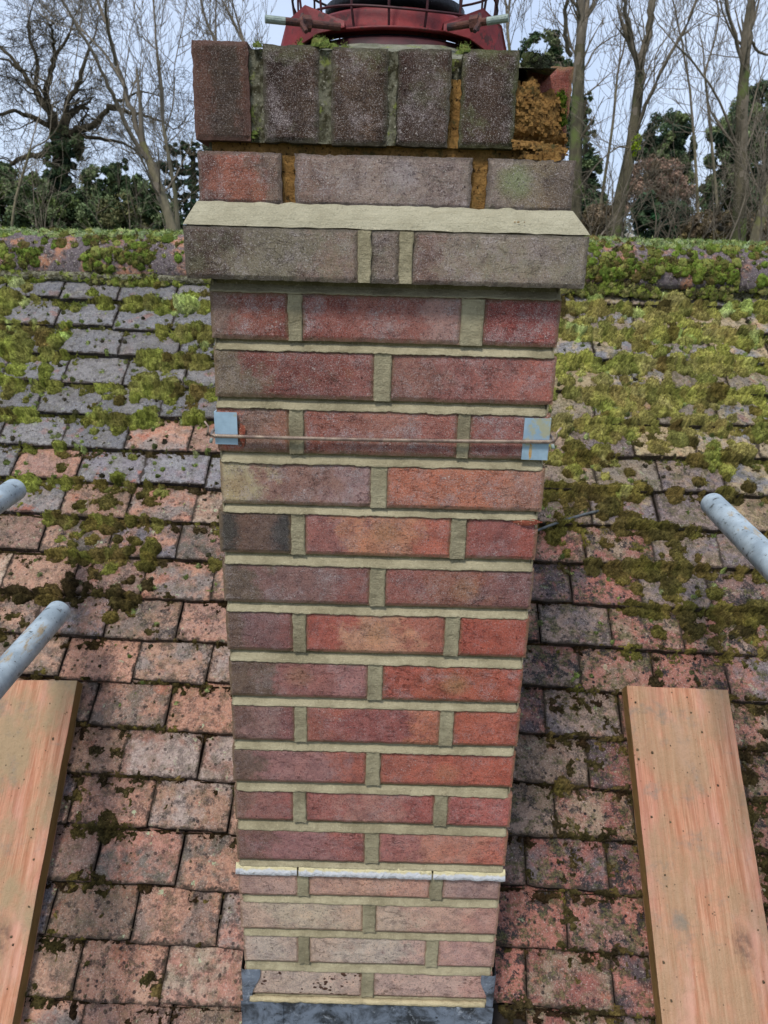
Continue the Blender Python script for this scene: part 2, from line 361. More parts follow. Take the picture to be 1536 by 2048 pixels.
# ------------------------------------------------------------------ ground and far land
def ground():
    n = 60; xs = np.linspace(-1, 1, n); xs = np.sign(xs)*np.abs(xs)**2.5*900
    X, Y = np.meshgrid(xs, xs); R2 = np.hypot(X, Y)
    Z = np.where(R2 > 60, 1.2*np.sin(X*.013)*np.cos(Y*.017)*np.clip((R2-60)/200, 0, 1), 0)
    v = np.stack([X, Y, Z], -1).reshape(-1, 3); i = np.arange(n*n).reshape(n, n)
    f = np.stack([i[:-1, :-1], i[:-1, 1:], i[1:, 1:], i[1:, :-1]], -1).reshape(-1, 4)
    o = link('ground', mesh('ground', v, f), mat_plain('rough_grass', lin('5c6540'), lin('4a4a30'), .4, .95, 0, .05, .05))
    tag(o, 'rough winter grass around the house', None, kind='structure')
ground()

# ------------------------------------------------------------------ the roof
Q = math.sqrt(.5); ROOF_TILT = math.pi/4
def roof_pt(x, s, h=0.0):                   # point of the front slope; s runs up the slope, h is height off it
    # plane z = -1.40 + (Y - .938); s = (Y+z)/sqrt2
    c = (-1.40-.938)
    sumv = s/Q; Y = (sumv - c)/2; z = (sumv + c)/2
    return Vector((x, Y - h*Q, z + h*Q + H))
def roof_of(px, py, h=0.0):                 # (x, s) of a spot on the slope seen at a place in the view
    r = ray(px, py); c = (-1.40-.938) + 2*h*Q; t = c/(r.z-r.y); p = r*t; return p.x, (p.y+p.z)*Q
def lerp(a, b, t): return a+(b-a)*t
NROW = 19
rightk = {0: (1430, 621), 4: (1330, 857), 8: (1250, 1136), 9: (1070, 1207), 13: (1070, 1571), 17: (1070, 2016)}
_r = sorted((k, *roof_of(*p)) for k, p in rightk.items())
def tail(k, x):
    if x < 0:
        return 1.448-.1*k + lerp(-.012, -.034, min(k, 18)/17)*(x+.36)
    kk = [a[0] for a in _r]; s0 = float(np.interp(k, kk, [a[2]+.1*a[0] for a in _r])) - .1*k; x0 = float(np.interp(k, kk, [a[1] for a in _r]))
    return s0 + lerp(.02, -.045, min(k, 13)/13)*(x-x0)
leftj = {9: (292, 1180), 10: (362, 1250), 11: (276, 1330), 12: (338, 1425), 13: (250, 1520), 14: (306, 1620), 15: (360, 1720), 16: (275, 1830), 17: (335, 1950)}
rightj = {9: (1138, 1180), 10: (1073, 1240), 11: (1155, 1330), 12: (1085, 1420), 13: (1168, 1520), 14: (1105, 1615), 15: (1208, 1720), 16: (1127, 1840), 17: (1220, 1960)}
def tile_mesh(seed, wid=.1642, ln=.135, th=.0185):
    rd = random.Random(seed); nx, ny = 8, 5; vs = []; fs = []
    camber = rd.uniform(.0, .0025)
    tailj = [rd.uniform(-.0018, .0018) for _ in range(nx+1)]
    for side in (1, 0):
        for j in range(ny+1):
            for i in range(nx+1):
                x = (i/nx-.5)*wid; y = j/ny*ln
                if j == 0: y += tailj[i] + (.002 if i in (0, nx) else 0)
                if i in (0, nx): x += rd.uniform(-.001, .001)
                z = (th if side else 0) + camber*(1-(2*x/wid)**2) + (rd.uniform(-.0004, .0004) if side else 0)
                if side and (j == 0): z -= .0022; 
                if side and i in (0, nx): z -= .001
                vs.append((x, y, z))
    N = (nx+1)*(ny+1)
    for j in range(ny):
        for i in range(nx):
            a = j*(nx+1)+i; fs.append((a, a+1, a+nx+2, a+nx+1)); a += N
            if j == 0: fs.append((a, a+nx+1, a+nx+2, a+1))
    for i in range(nx): fs.append((i, i+N, i+N+1, i+1))
    for j in range(ny):
        a = j*(nx+1); fs.append((a, a+nx+1, a+nx+1+N, a+N)); a += nx; fs.append((a, a+N, a+nx+1+N, a+nx+1))
    return mesh('tile', vs, fs)
TV = [tile_mesh(i) for i in range(10)]
for t in TV: t.materials.append(TILE)
roof = empty('tiled_roof', roof_pt(0, .5)); tag(roof, 'old clay tiled roof slope with mossy ridge behind and around the chimney', 'roof')
ROOF_M = Matrix(((1, 0, 0), (0, Q, -Q), (0, Q, Q))).to_4x4()     # local y up the slope, local z off it
LGREY = ['858384', '7b7a7c', '8a8684', '807c7a', '777679']; LPINK = ['b0846e', 'a67a65', 'ac8771', '9a7864', 'a47666', '8d6c5e']; LMIX = ['8e8078', 'a08e84', '7a7478', 'b09a86', '9c7a6c']
RTAN = ['a3906f', 'ac9674', '8d7c68', '96866c', '7f7467']; RBRN = ['7b6a60', '86705e', '6f6464', '8f7a66']; RRED = ['8f6052', '9d6658', '7f6258', '88564c', '8a7466']
def tile_look(o, x, s, rd):
    if x < 0:
        g = s + rd.uniform(-.12, .12) - (x+.5)*.25
        pal, pal2, bl, li, og = (LGREY, LGREY, .25, .5, .35) if g > 1.0 else ((LMIX, LGREY+LPINK, .45, .6, .7) if g > .74 else (LPINK, LPINK[:3]+LMIX+['8a7468', '7b6a5e', '86705f', '6f655c', '7a6a60'], .85, .9, .4))
    else:
        g = s + rd.uniform(-.1, .1) + (x-.5)*.35
        pal, pal2, bl, li, og = (RTAN, RTAN+LGREY, .35, .5, .3) if g > .98 else ((RBRN, RBRN+RTAN, .7, .5, .35) if g > .66 else (RRED, RRED[:2]+['5f5050', '6a5a52', '574a4c']+RBRN, 1.4, .5, .45))
    k = rd.uniform(1.2, 1.5)*(.80 if g > 1.0 and x < 0 else 1.)
    o['film'] = (.35 if x < 0 else .75) if s > .6 else (.4 if x < 0 else .95)
    o['c0'] = lin(rd.choice(pal), k); o['c1'] = lin(rd.choice(pal2), k*rd.uniform(.8, 1.05)); o['wear'] = (bl*rd.uniform(.5, 1.1), li, og*rd.choice((.2, .6, 1, 1)))
CHX0, CHX1, CHY0, CHD = -.2245, .2142, .938, .44      # the chimney's sides, front and depth
rd = random.Random(3); far_tiles = MB(); ntile = 0
def inside_chimney(x, Y, m=.02): return CHX0+m < x < CHX1-m and CHY0+.03 < Y < CHY0+CHD-.03
TILE_TILT = -math.atan(.0172/.1)
def place_tile(x, k):
    global ntile
    s = tail(k, x) + rd.gauss(0, .0030); P = roof_pt(x, s, .0012 + min(.006, abs(rd.gauss(0, .0022))))
    if k > 17 and CHX0-.05 < x < CHX1+.05: return
    Ym = roof_pt(x, s+.05).y
    if inside_chimney(x-.085, Ym) and inside_chimney(x+.085, Ym): return
    rot = ROOF_M @ Matrix.Rotation(TILE_TILT + rd.gauss(0, .006), 4, 'X') @ Matrix.Rotation((tail(k, x+.1)-tail(k, x-.1))/.2 if abs(x) > .11 else 0, 4, 'Z') @ Matrix.Rotation(rd.gauss(0, .009), 4, 'Z') @ Matrix.Rotation(rd.gauss(0, .009), 4, 'Y')
    mw = Matrix.Translation(P) @ rot
    lim = lerp(1.42, .92, k/18)
    if abs(x) < lim and k <= 18:
        o = bpy.data.objects.new('tile', rd.choice(TV)); COL.objects.link(o); o.parent = roof
        o.matrix_world = mw; o.matrix_basis = Matrix.Translation(-Vector(roof.location)) @ mw
        tile_look(o, x, s, rd); ntile += 1
    else:
        vs = [mw @ Vector(p) for p in ((-.081, 0, 0), (.081, 0, 0), (.081, .12, 0), (-.081, .12, 0), (-.081, 0, .0125), (.081, 0, .0125), (.081, .12, .0125), (-.081, .12, .0125))]
        far_tiles.add([v - roof.location for v in vs], [(4, 5, 6, 7), (0, 1, 5, 4), (1, 2, 6, 5), (3, 0, 4, 7)])
for k in range(0, 42):
    off = rd.uniform(0, .167) if k not in leftj else roof_of(*leftj[k])[0]
    pitch = .1668
    xs = []; x = off + pitch/2
    while x > -3.4: x -= pitch
    while x < (-.02 if k in rightj else 3.4):
        if k < 9 or x < .02 or k > 17: xs.append(x)
        x += pitch + rd.gauss(0, .0008)
    if k in rightj:
        x = roof_of(*rightj[k])[0] + pitch/2
        while x > .1: x -= pitch
        x += pitch
        while x < 3.4: xs.append(x); x += pitch + rd.gauss(0, .0008)
    for x in xs: place_tile(x, k)
ft = far_tiles.build('tile', None, roof); 
fm = mat_plain('clay_tiles_at_a_distance', lin('96705f'), lin('7b706c'), 5, .9, 0, .01, .1, (20, lin('3c3a36'))); ft.data.materials.append(fm); ft['kind'] = 'stuff'; ft['label'] = 'tiles further along and down the slope'
# felt and boards below the tiles, back slope, gables
def slab(name, pts, th, m, parent, base=None):
    n = (Vector(pts[1])-Vector(pts[0])).cross(Vector(pts[3])-Vector(pts[0])).normalized()*th
    b = MB(); o0 = Vector(parent.location)
    b.add([Vector(p)-o0 for p in pts]+[Vector(p)-n-o0 for p in pts], [(0,1,2,3),(7,6,5,4),(0,4,5,1),(1,5,6,2),(2,6,7,3),(3,7,4,0)])
    return b.build(name, m, parent)
RS = 1.66                                  # slope length coordinate of the apex
ap = roof_pt(0, RS)
slab('roof_felt', [roof_pt(-3.4, -2.7, -.004), roof_pt(3.4, -2.7, -.004), roof_pt(3.4, RS, -.004), roof_pt(-3.4, RS, -.004)], .03, UNDER, roof)
bk = [Vector((3.4, ap.y, ap.z)), Vector((3.4, ap.y+3., ap.z-3.)), Vector((-3.4, ap.y+3., ap.z-3.)), Vector((-3.4, ap.y, ap.z))]
o = slab('back_slope', bk[::-1], .03, fm, roof)
house = empty('house', (0, ap.y, 0)); tag(house, 'brick house body under the tiled roof', 'house')
b = MB(); hy0 = roof_pt(0, -2.5).y-ap.y; hz = roof_pt(0, -2.6).z-.12; hb = 2.8
b.add([(x, y, z) for x in (-3.25, 3.25) for (y, z) in ((hy0, 0), (hb, 0), (hb, hz), (0, ap.z-.1), (hy0, hz))],
      [(0,1,2,3,4), (9,8,7,6,5), (0,5,6,1), (1,6,7,2), (4,9,5,0)])
b.build('wall', mat_plain('far_red_brick_wall', lin('85503f'), lin('6c4438'), 6, .9), house)

# ridge tiles: half round, bedded on mortar
AY, AZ = 2.352, .075+H-.118
RR = .118
def ridge_mesh(seed, L=.302):
    rdm = random.Random(seed); n = 18; nl = 5; vs = []; fs = []
    for side, r in ((0, RR), (1, RR-.014)):
        for j in range(nl+1):
            for i in range(n+1):
                a = math.radians(-12)+math.radians(204)*i/n; rr = r + (.004 if j in (0,) else 0) + rdm.uniform(-.0006, .0006)
                vs.append(((j/nl-.5)*L, -math.cos(a)*rr, math.sin(a)*rr*.93))
    N = (n+1)*(nl+1)
    for j in range(nl):
        for i in range(n):
            a = j*(n+1)+i; fs.append((a, a+n+1, a+n+2, a+1)); a += N; fs.append((a, a+1, a+n+2, a+n+1))
    for j in range(nl):
        for i in (0, n): a = j*(n+1)+i; fs.append((a, a+N, a+N+n+1, a+n+1))
    for i in range(n):
        for j in (0, nl): a = j*(n+1)+i; fs.append((a, a+1, a+1+N, a+N))
    return mesh('ridge_tile', vs, fs, True)
RV = [ridge_mesh(i) for i in range(4)]
mr = NM('ridge_tile_clay', .9); v_ = mr.shifted()
c_ = mr.mix(mr.ramp(mr.noise(v_, 14, 5, .65), .48, .64), lin('6a6062'), lin('a8795f'))
c_ = mr.mix(mr.ramp(mr.noise(v_, 60, 5, .7), .5, .62), c_, lin('4a423f')); c_ = mr.mix(mr.ramp(mr.noise(v_, 200, 4, .7), .56, .68), c_, lin('b2a99c'))
RTM = mr.done(c_, mr.bump(mr.noise(v_, 80, 6, .7), .008, .9), spec=.1)
for t in RV: t.materials.append(RTM)
for i in range(-11, 12):
    x = -.36 + i*.3055
    o = bpy.data.objects.new('ridge_tile', rd.choice(RV)); COL.objects.link(o); o.parent = roof
    zz = .006*math.sin(x*2.3+1) + (.010*x if x > 0 else .001*x)
    o.location = Vector((x, AY-.01*x, AZ+zz+rd.gauss(0, .002))) - roof.location; o.rotation_euler = (rd.gauss(0, .02), rd.gauss(0, .008)-.005, rd.gauss(0, .008))
b = MB(); n = 520; vs = []
for i in range(n+1):                             # lumpy bedding mortar showing below the ridge tiles
    x = -2.6+5.2*i/n
    for j in range(6):
        t = j/5; k_ = mnoise.noise(Vector((x*45, t*2, 3)))*.005 + mnoise.noise(Vector((x*130, t*4, 5)))*.003
        vs.append(Vector((x, AY-.100-.018*math.sin(t*2.6)+k_, AZ-.004-.034*t+k_)) - roof.location)
b.add(vs, [(i*6+j, i*6+j+1, i*6+j+7, i*6+j+6) for i in range(n) for j in range(5)])
o = b.build('bedding_mortar', LICHM, roof); o['kind'] = 'stuff'

# ------------------------------------------------------------------ moss on the slope
def fbm(shape, cells, octs=4, seed=0):
    g = np.random.default_rng(seed); out = np.zeros(shape); amp = 1; tot = 0
    for _ in range(octs):
        c = g.random((cells[0]+3, cells[1]+3)); y = np.linspace(0, cells[0], shape[0]); x = np.linspace(0, cells[1], shape[1])
        yi = y.astype(int); xi = x.astype(int); fy = y-yi; fx = x-xi; fy = fy*fy*(3-2*fy); fx = fx*fx*(3-2*fx)
        a = c[yi][:, xi]; b_ = c[yi][:, xi+1]; cc = c[yi+1][:, xi]; d = c[yi+1][:, xi+1]
        out += amp*((a*(1-fx)+b_*fx)*(1-fy)[:, None] + (cc*(1-fx)+d*fx)*fy[:, None]); tot += amp; amp *= .55; cells = (cells[0]*2, cells[1]*2)
    return out/tot
XR = (-1.45, 1.45); SR = (-.38, 1.56); ST_ = .0034
nx, ns = int((XR[1]-XR[0])/ST_), int((SR[1]-SR[0])/ST_)
gx = np.linspace(*XR, nx); gs = np.linspace(*SR, ns)
tails = np.array([[tail(k, x) for x in gx] for k in range(-1, NROW+2)])         # row tails
base = np.zeros((ns, nx)); frac = np.zeros((ns, nx)); below = np.full((ns, nx), 9.)
for r in range(len(tails)-1):
    up = tails[r][None, :]; lo = tails[r+1][None, :]; S = gs[:, None]
    mk = (S >= lo) & (S < up); f = (S-lo)/.1
    base = np.where(mk, .0190*np.clip(1-f, 0, 1.2), base); below = np.where(mk, up-S, below)
base = np.where(gs[:, None] > tails[0][None, :], .014, base)
# how thick the moss grows where (x, s)
def density(x, s):
    if x > 0:
        if s > 1.4: return .8
        if s > .98: return .82
        if s > .62: return .74 if x > .42 else .58
        if x > .62: return .85
        if s > .42: return .22+.7*max(0, (x-.33)/.3)
        return .06 + (.8 if .36 < x < .60 else .05)
    if s > 1.33: return .72
    if s > .98: return .64 if x < -.45 else .70
    if s > .86: return .46
    if s > .52 and x < -.56 - (s-.5)*.12: return .52
    if s > .62: return .4 if x < -.38 else .16
    if .34 < s < .6 and x < -.40: return .36
    return .8 if s < .45 and abs(x-(-.475-.21*(.38-s))) < .055 else .05
hgt = np.zeros((ns, nx)); hue = np.zeros((ns, nx, 3))
clump = fbm((ns, nx), (16, 24), 4, 5)
PAL_L = ['6c7038', '767a42', '5c6234', '848252', '6a643a', '7a7e46']; PAL_R = ['8a8850', '7e7c48', '908a56', '6c7440', '80734a', '9a9666']; PAL_B = ['6b5e38', '5a5230', '74683e', '4c4a2c', '5d5a34']; PAL_D = ['3a3424', '463c28', '2e2a1c', '453e2a']
PAL_P = ['8f9c72', '98a36a', '7f8f58']
wx = (fbm((ns, nx), (110, 165), 3, 21)-.5)*.018; ws = (fbm((ns, nx), (110, 165), 3, 22)-.5)*.018
hn = fbm((ns, nx), (26, 40), 4, 31); hn2 = fbm((ns, nx), (110, 160), 3, 32)
cnt = 0
def small_cushions():
    for _ in range(2600):
        x = rd.uniform(*XR); s = rd.uniform(.3, 1.5)
        if rd.random() > (1 if s > .85 else .35): continue
        r = rd.uniform(.0035, .0085); cx = int((x-XR[0])/ST_); cs = int((s-SR[0])/ST_); Rn = 3
        x0, x1, s0, s1 = max(0, cx-Rn), min(nx, cx+Rn+1), max(0, cs-Rn), min(ns, cs+Rn+1)
        gx2, gs2 = np.meshgrid(gx[x0:x1], gs[s0:s1]); dd = np.hypot(gx2-x, gs2-s)/r; dome = np.where(dd < 1, np.sqrt(np.clip(1-dd**2, 0, 1))*r*.9+.002, 0)
        sub = hgt[s0:s1, x0:x1]; mk = dome > sub; sub[mk] = dome[mk]; hue[s0:s1, x0:x1][mk] = np.array(lin(rd.choice(['6e7a4c', '5a6440', '7d8660', '4c4c38', '3c3a30'])))
for _ in range(24000):
    x = rd.uniform(*XR); s = rd.uniform(*SR); d = density(x, s)
    ix = int((x-XR[0])/ST_); is_ = int((s-SR[0])/ST_)
    if ix >= nx or is_ >= ns: continue
    c = clump[is_, ix]; snap = rd.random() < .5
    want = d*(1.0 if snap else .8) - (.56-c)*3.2*(.9 if d < .75 else .55)
    if rd.random() > want*(.75 if not snap else .95): continue
    if snap:
        s = s + below[is_, ix] - rd.uniform(.0, .014)
    r = max(.004, rd.gauss(.0115, .006)) * (1.2 if d > .6 else 1.); tall = rd.uniform(.55, 1.15)
    low = s < .78 + (.1 if x > 0 else 0)
    if s < .5: tall *= .45; r *= .8
    if x > 0: pal = PAL_R if s > .95+rd.uniform(-.12, .12) else (PAL_B if s > .45+rd.uniform(-.1, .1) else PAL_D+PAL_B[:1])
    else: pal = PAL_L if s > .95+rd.uniform(-.2, .15) else (PAL_B+PAL_L[:2] if s > .62 else PAL_D+PAL_B[:1])
    if rd.random() < .12 and s > .8: pal = PAL_B
    if s > 1.3 and rd.random() < .10: pal = PAL_P
    col = np.array(lin(rd.choice(pal), rd.uniform(.9, 1.1))); col = .55*col + .45*np.array(lin(pal[1], 1.))
    if low and x*x < .3: tall *= .6
    Rn = int((r*1.4+.010)/ST_)+2; cx = int((x-XR[0])/ST_); cs = int((s-SR[0])/ST_)
    x0, x1, s0, s1 = max(0, cx-Rn), min(nx, cx+Rn+1), max(0, cs-Rn), min(ns, cs+Rn+1)
    if x1 <= x0 or s1 <= s0: continue
    gx2, gs2 = np.meshgrid(gx[x0:x1], gs[s0:s1]); el = rd.uniform(.75, 1.35)
    gx2 = gx2 + wx[s0:s1, x0:x1]; gs2 = gs2 + ws[s0:s1, x0:x1]; dd = np.hypot((gx2-x)/el, gs2-s)/r; dome = np.where(dd < 1, np.sqrt(np.clip(1-dd**2, 0, 1))*r*tall, 0)
    sub = hgt[s0:s1, x0:x1]; mk = dome > sub; sub[mk] = dome[mk]; hue[s0:s1, x0:x1][mk] = col; cnt += 1
small_cushions()
strip_n = fbm((ns, nx), (60, 90), 4, 51); strip_m = fbm((ns, nx), (20, 30), 3, 52)  # debris strip below each tail, coloured dark to stand for the shadow there
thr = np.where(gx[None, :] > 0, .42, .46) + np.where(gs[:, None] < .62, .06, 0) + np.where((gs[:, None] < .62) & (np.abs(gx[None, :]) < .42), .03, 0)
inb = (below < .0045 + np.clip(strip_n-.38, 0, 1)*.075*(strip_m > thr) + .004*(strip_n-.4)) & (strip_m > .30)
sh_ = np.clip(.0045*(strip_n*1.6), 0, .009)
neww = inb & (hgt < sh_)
debris_shade = np.where((gs > .95)[:, None, None], np.array(lin('5a5a32')), np.where((gs > .62)[:, None, None], np.array(lin('463d2a')), np.array(lin('35291d')))) * np.ones((ns, nx, 1))
hue[neww] = debris_shade[neww]; hgt[neww] = sh_[neww]
rough1 = fbm((ns, nx), (210, 310), 3, 8)-.5; fine = RNG.random((ns, nx))-.5
h2 = hgt + np.where(hgt > 0, rough1*.022 + fine*.0048, 0)
alive = h2 > .0008
# keep moss off the chimney's footprint
Yg = (gs/Q + 2.338)/2
ins = (gx[None, :] > CHX0-.001) & (gx[None, :] < CHX1+.001) & (Yg[:, None] > CHY0-.03) & (Yg[:, None] < CHY0+CHD)
alive &= ~ins
tot = base + np.where(alive, h2, -.004)
P0 = np.zeros((ns, nx, 3)); P0[..., 0] = gx[None, :]; P0[..., 1] = Yg[:, None] - tot*Q; P0[..., 2] = ((gs/Q - 2.338)/2)[:, None] + tot*Q + H
idx = np.arange(ns*nx).reshape(ns, nx)
q = alive[:-1, :-1] | alive[1:, :-1] | alive[:-1, 1:] | alive[1:, 1:]
q &= ~(ins[:-1, :-1] | ins[1:, 1:])
faces = np.stack([idx[:-1, :-1], idx[:-1, 1:], idx[1:, 1:], idx[1:, :-1]], -1)[q]
def compact(P, f, C):
    u, inv = np.unique(f, return_inverse=True); return P.reshape(-1, 3)[u], inv.reshape(f.shape), C.reshape(-1, 3)[u]
kk = np.clip((hn-.36)/.28, 0, 1)[..., None]; k2 = np.clip((hn2-.3)/.4, 0, 1)[..., None]
hue = np.where(hue.sum(-1, keepdims=True) > 0, hue*(.78+.88*k2)*(.5+RNG.random((ns, nx, 1))*.9)*(np.array([1.0, .92, .9])*(1-kk)+np.array([1.12, 1.16, .85])*kk), 0)
hb = hue.copy()
for ax, sh in ((0, 1), (0, -1), (1, 1), (1, -1), (0, 2), (1, 2), (1, -2), (0, -2)):
    rl = np.roll(hue, sh, ax); z = hb.sum(-1) == 0; hb[z] = rl[z]
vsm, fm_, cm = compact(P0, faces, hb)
moss = link('moss', mesh('moss', vsm, fm_, True, cm), MOSS); tag(moss, 'green and brown moss cushions growing over the roof tiles, with debris strips coloured as shade below the tails', 'moss', kind='stuff')
# leafy fuzz standing on the cushions
def fuzz(pts, cols, nrm, n, ln, wd, name, lab, cat='moss'):
    i = RNG.integers(0, len(pts), n); p = pts[i] + RNG.normal(0, .0016, (n, 3)); nn = nrm if nrm.ndim == 1 else nrm[i]
    d = nn + RNG.normal(0, .55, (n, 3)); d /= np.linalg.norm(d, axis=1)[:, None]
    sd_ = np.cross(d, RNG.normal(0, 1, (n, 3))); sd_ /= np.linalg.norm(sd_, axis=1)[:, None]
    L = (RNG.random(n)*.7+.5)[:, None]*ln; v = np.stack([p-sd_*wd, p+sd_*wd, p+d*L], 1).reshape(-1, 3)
    f = np.arange(3*n).reshape(n, 3); c = cols[i]*(RNG.random((n, 1))*1.5+.45); c = np.repeat(c, 3, 0)
    o = link(name, mesh(name, v, f, False, c), MOSS); tag(o, lab, cat, kind='stuff'); return o
mm = alive & (hgt > .003)
nslope = np.array([0, -Q, Q])
mp = P0[mm]; mc = hb[mm]; lowp = mp[:, 2]
fuzz(mp, mc, nslope, 260000, .0055, .0010, 'moss', 'feathery moss shoots standing on the cushions of the tiles')

# cushions on the ridge
def cushion_mesh(items, name, lab):
    vs = []; fs = []; cs = []; n0 = 0; nu, nv = 9, 4
    for c, nrm, r, tall, col in items:
        a = nrm.orthogonal().normalized(); b_ = nrm.cross(a)
        for j in range(nv+1):
            ph = math.pi/2*j/nv
            for i in range(nu):
                th = 2*math.pi*i/nu; k = r*(1+.5*(rd.random()-.5)); vs.append(c + (a*math.cos(th)+b_*math.sin(th))*math.cos(ph)*k + nrm*(math.sin(ph)*k*tall))
                cs.append(tuple(q_*(.7+.45*math.sin(ph)+.2*rd.random()) for q_ in col) if False else tuple(q_*(.9+.2*rd.random()) for q_ in col))
        for j in range(nv):
            for i in range(nu): fs.append((n0+j*nu+i, n0+j*nu+(i+1) % nu, n0+(j+1)*nu+(i+1) % nu, n0+(j+1)*nu+i))
        n0 += nu*(nv+1)
    o = link(name, mesh(name, np.array([tuple(v) for v in vs]), np.array(fs), True, np.array(cs)), MOSS); tag(o, lab, 'moss', kind='stuff')
    P = np.array([tuple(v) for v in vs]); C_ = np.array(cs); return P, C_
items = []
for _ in range(7500):
    x = rd.uniform(-1.7, 1.7); a = math.radians(rd.choice((rd.uniform(0, 100), rd.uniform(55, 125), rd.uniform(2, 30))))
    nn = Vector((0, -math.cos(a), math.sin(a)))
    c = clump[int((a/2)*ns*.3) % ns, int((x-XR[0])/ST_) % nx]
    if c < .43 - (.05 if x > .2 else 0) - (.10 if a > 1.1 else 0) + rd.uniform(-.05, .05): continue
    zz = .006*math.sin(x*2.3+1) + (.010*x if x > 0 else .001*x)
    r = max(.004, rd.gauss(.0085, .004)); pos = Vector((x, AY-.01*x, AZ+zz)) + Vector((0, nn.y*RR, nn.z*RR*.93))*.985
    col = lin(rd.choice(PAL_P if a > 1.0 and rd.random() < .8 else (['708238', '7f8c40', '5f6c30', '6b6c38', '8a8c4c'] if rd.random() < .75 else PAL_B)), rd.uniform(.85, 1.2))
    items.append((pos, nn, r, rd.uniform(.55, .9), col))
for _ in range(1500):
    x = rd.uniform(-1.7, 1.7); t_ = rd.random()
    if clump[int(t_*40), int((x-XR[0])/ST_) % nx] < .40+rd.uniform(-.06, .06): continue
    items.append((Vector((x, AY-.01*x-.112-.012*t_, AZ-.004-.034*t_+.006*math.sin(x*2.3+1))), Vector((0, -.8, .6)), max(.004, rd.gauss(.009, .003)), .8, lin(rd.choice(('6f7a36', '7c8440', '5b5c34', '4a4630', '858250')), rd.uniform(.9, 1.2))))
Pm, Cm = cushion_mesh(items, 'moss', 'round bright green moss cushions along the ridge tiles')
fuzz(Pm, Cm, np.array([0, -.5, .8]), 150000, .0075, .0013, 'moss', 'fine moss shoots on the ridge cushions')

# ------------------------------------------------------------------ the chimney
chim = empty('chimney_stack', (0, CHY0+CHD/2, H-1.4)); CO = Vector(chim.location)
tag(chim, 'tall red brick chimney stack with corbelled cap and fresh buff pointing', 'chimney')
def soft(c, d=.28, k=2.25, tint=(1.04, 1.0, .88)):
    g = .3*c[0]+.6*c[1]+.1*c[2]; return tuple(k*t_*(v_*(1-d)+g*d) for v_, t_ in zip(c, tint))
def brick(x0, x1, y0, y1, z0, z1, cols, wear=(.3, .35, 0), kiss=(0, 0, 0), kissc='bd9668', spots=0., rim='94805c', seed=0, face='front', jag=.0012, label=None, chips=()):
    """a brick with a gridded, slightly uneven front and worn arrises; face says which side is its fair face"""
    rdm = random.Random(seed*17+5); W = x1-x0; D = y1-y0; Z = z1-z0
    L = W if face == 'front' else D; T = D if face == 'front' else W
    nx_ = max(4, int(L/.006)); nz_ = max(4, int(Z/.006)); hl, hz_ = L/2, Z/2; rn = rdm.uniform(0, 99)
    vs = []; fs = []
    def front(i, j, inner):
        x = -hl+L*i/nx_; z = -hz_+Z*j/nz_
        e = min(i, nx_-i)*L/nx_; e2 = min(j, nz_-j)*Z/nz_
        y = .0008*mnoise.noise(Vector((x*40+rn, z*40, 0))) + .0005*mnoise.noise(Vector((x*150+rn, z*150, 3)))
        if e < 1e-6: x -= math.copysign(.0004+jag*abs(mnoise.noise(Vector((rn, z*90, 1))))*1.8, x); 
        if e2 < 1e-6: z -= math.copysign(.0002+jag*abs(mnoise.noise(Vector((x*70+rn, 5, z))))*1.8, z)
        if e < 1e-6 or e2 < 1e-6: y += .0028
        elif e < .007 or e2 < .007: y += .0004
        for (cx, cz, cr, cd) in chips:
            dd = math.hypot((x-cx)/1.6, z-cz)/cr + .35*mnoise.noise(Vector((x*160, z*160, rn)))
            if dd < 1: y += cd*(1-dd**2)
        return (x, y, z)
    for j in range(nz_+1):
        for i in range(nx_+1): vs.append(front(i, j, 0))
    for j in range(nz_):
        for i in range(nx_): a = j*(nx_+1)+i; fs.append((a, a+1, a+nx_+2, a+nx_+1))
    edge = [i for i in range(nx_+1)] + [j*(nx_+1)+nx_ for j in range(1, nz_+1)] + [nz_*(nx_+1)+i for i in range(nx_-1, -1, -1)] + [j*(nx_+1) for j in range(nz_-1, 0, -1)]
    n = len(vs); vs += [(vs[i][0], T, vs[i][2]) for i in edge]; m_ = len(edge)
    for a in range(m_): fs.append((edge[a], n+a, n+(a+1) % m_, edge[(a+1) % m_]))
    fs.append(tuple(n+a for a in range(m_)))
    me = mesh('brick', vs, fs); me.materials.append(BRICK)
    o = bpy.data.objects.new('brick', me); COL.objects.link(o); o.parent = chim
    if face == 'front': o.location = Vector(((x0+x1)/2, y0, (z0+z1)/2)) - CO
    elif face == 'left': o.location = Vector((x0, (y0+y1)/2, (z0+z1)/2)) - CO; o.rotation_euler = (0, 0, -math.pi/2)
    else: o.location = Vector((x1, (y0+y1)/2, (z0+z1)/2)) - CO; o.rotation_euler = (0, 0, math.pi/2)
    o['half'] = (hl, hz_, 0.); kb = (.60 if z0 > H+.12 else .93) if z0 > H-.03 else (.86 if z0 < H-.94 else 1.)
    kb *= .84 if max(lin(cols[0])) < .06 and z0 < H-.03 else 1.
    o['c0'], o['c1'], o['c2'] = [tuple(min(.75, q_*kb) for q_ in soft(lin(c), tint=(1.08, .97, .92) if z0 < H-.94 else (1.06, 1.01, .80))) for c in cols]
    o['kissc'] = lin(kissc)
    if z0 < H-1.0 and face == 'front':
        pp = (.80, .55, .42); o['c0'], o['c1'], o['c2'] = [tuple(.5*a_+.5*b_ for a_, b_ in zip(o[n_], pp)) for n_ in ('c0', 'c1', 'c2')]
    o['wear'] = tuple(float(q_) for q_ in wear)
    o['kiss'] = tuple(float(q_) for q_ in kiss); o['spots'] = float(spots); o['rim'] = lin(rim)
    if label: o['label'] = label
    return o
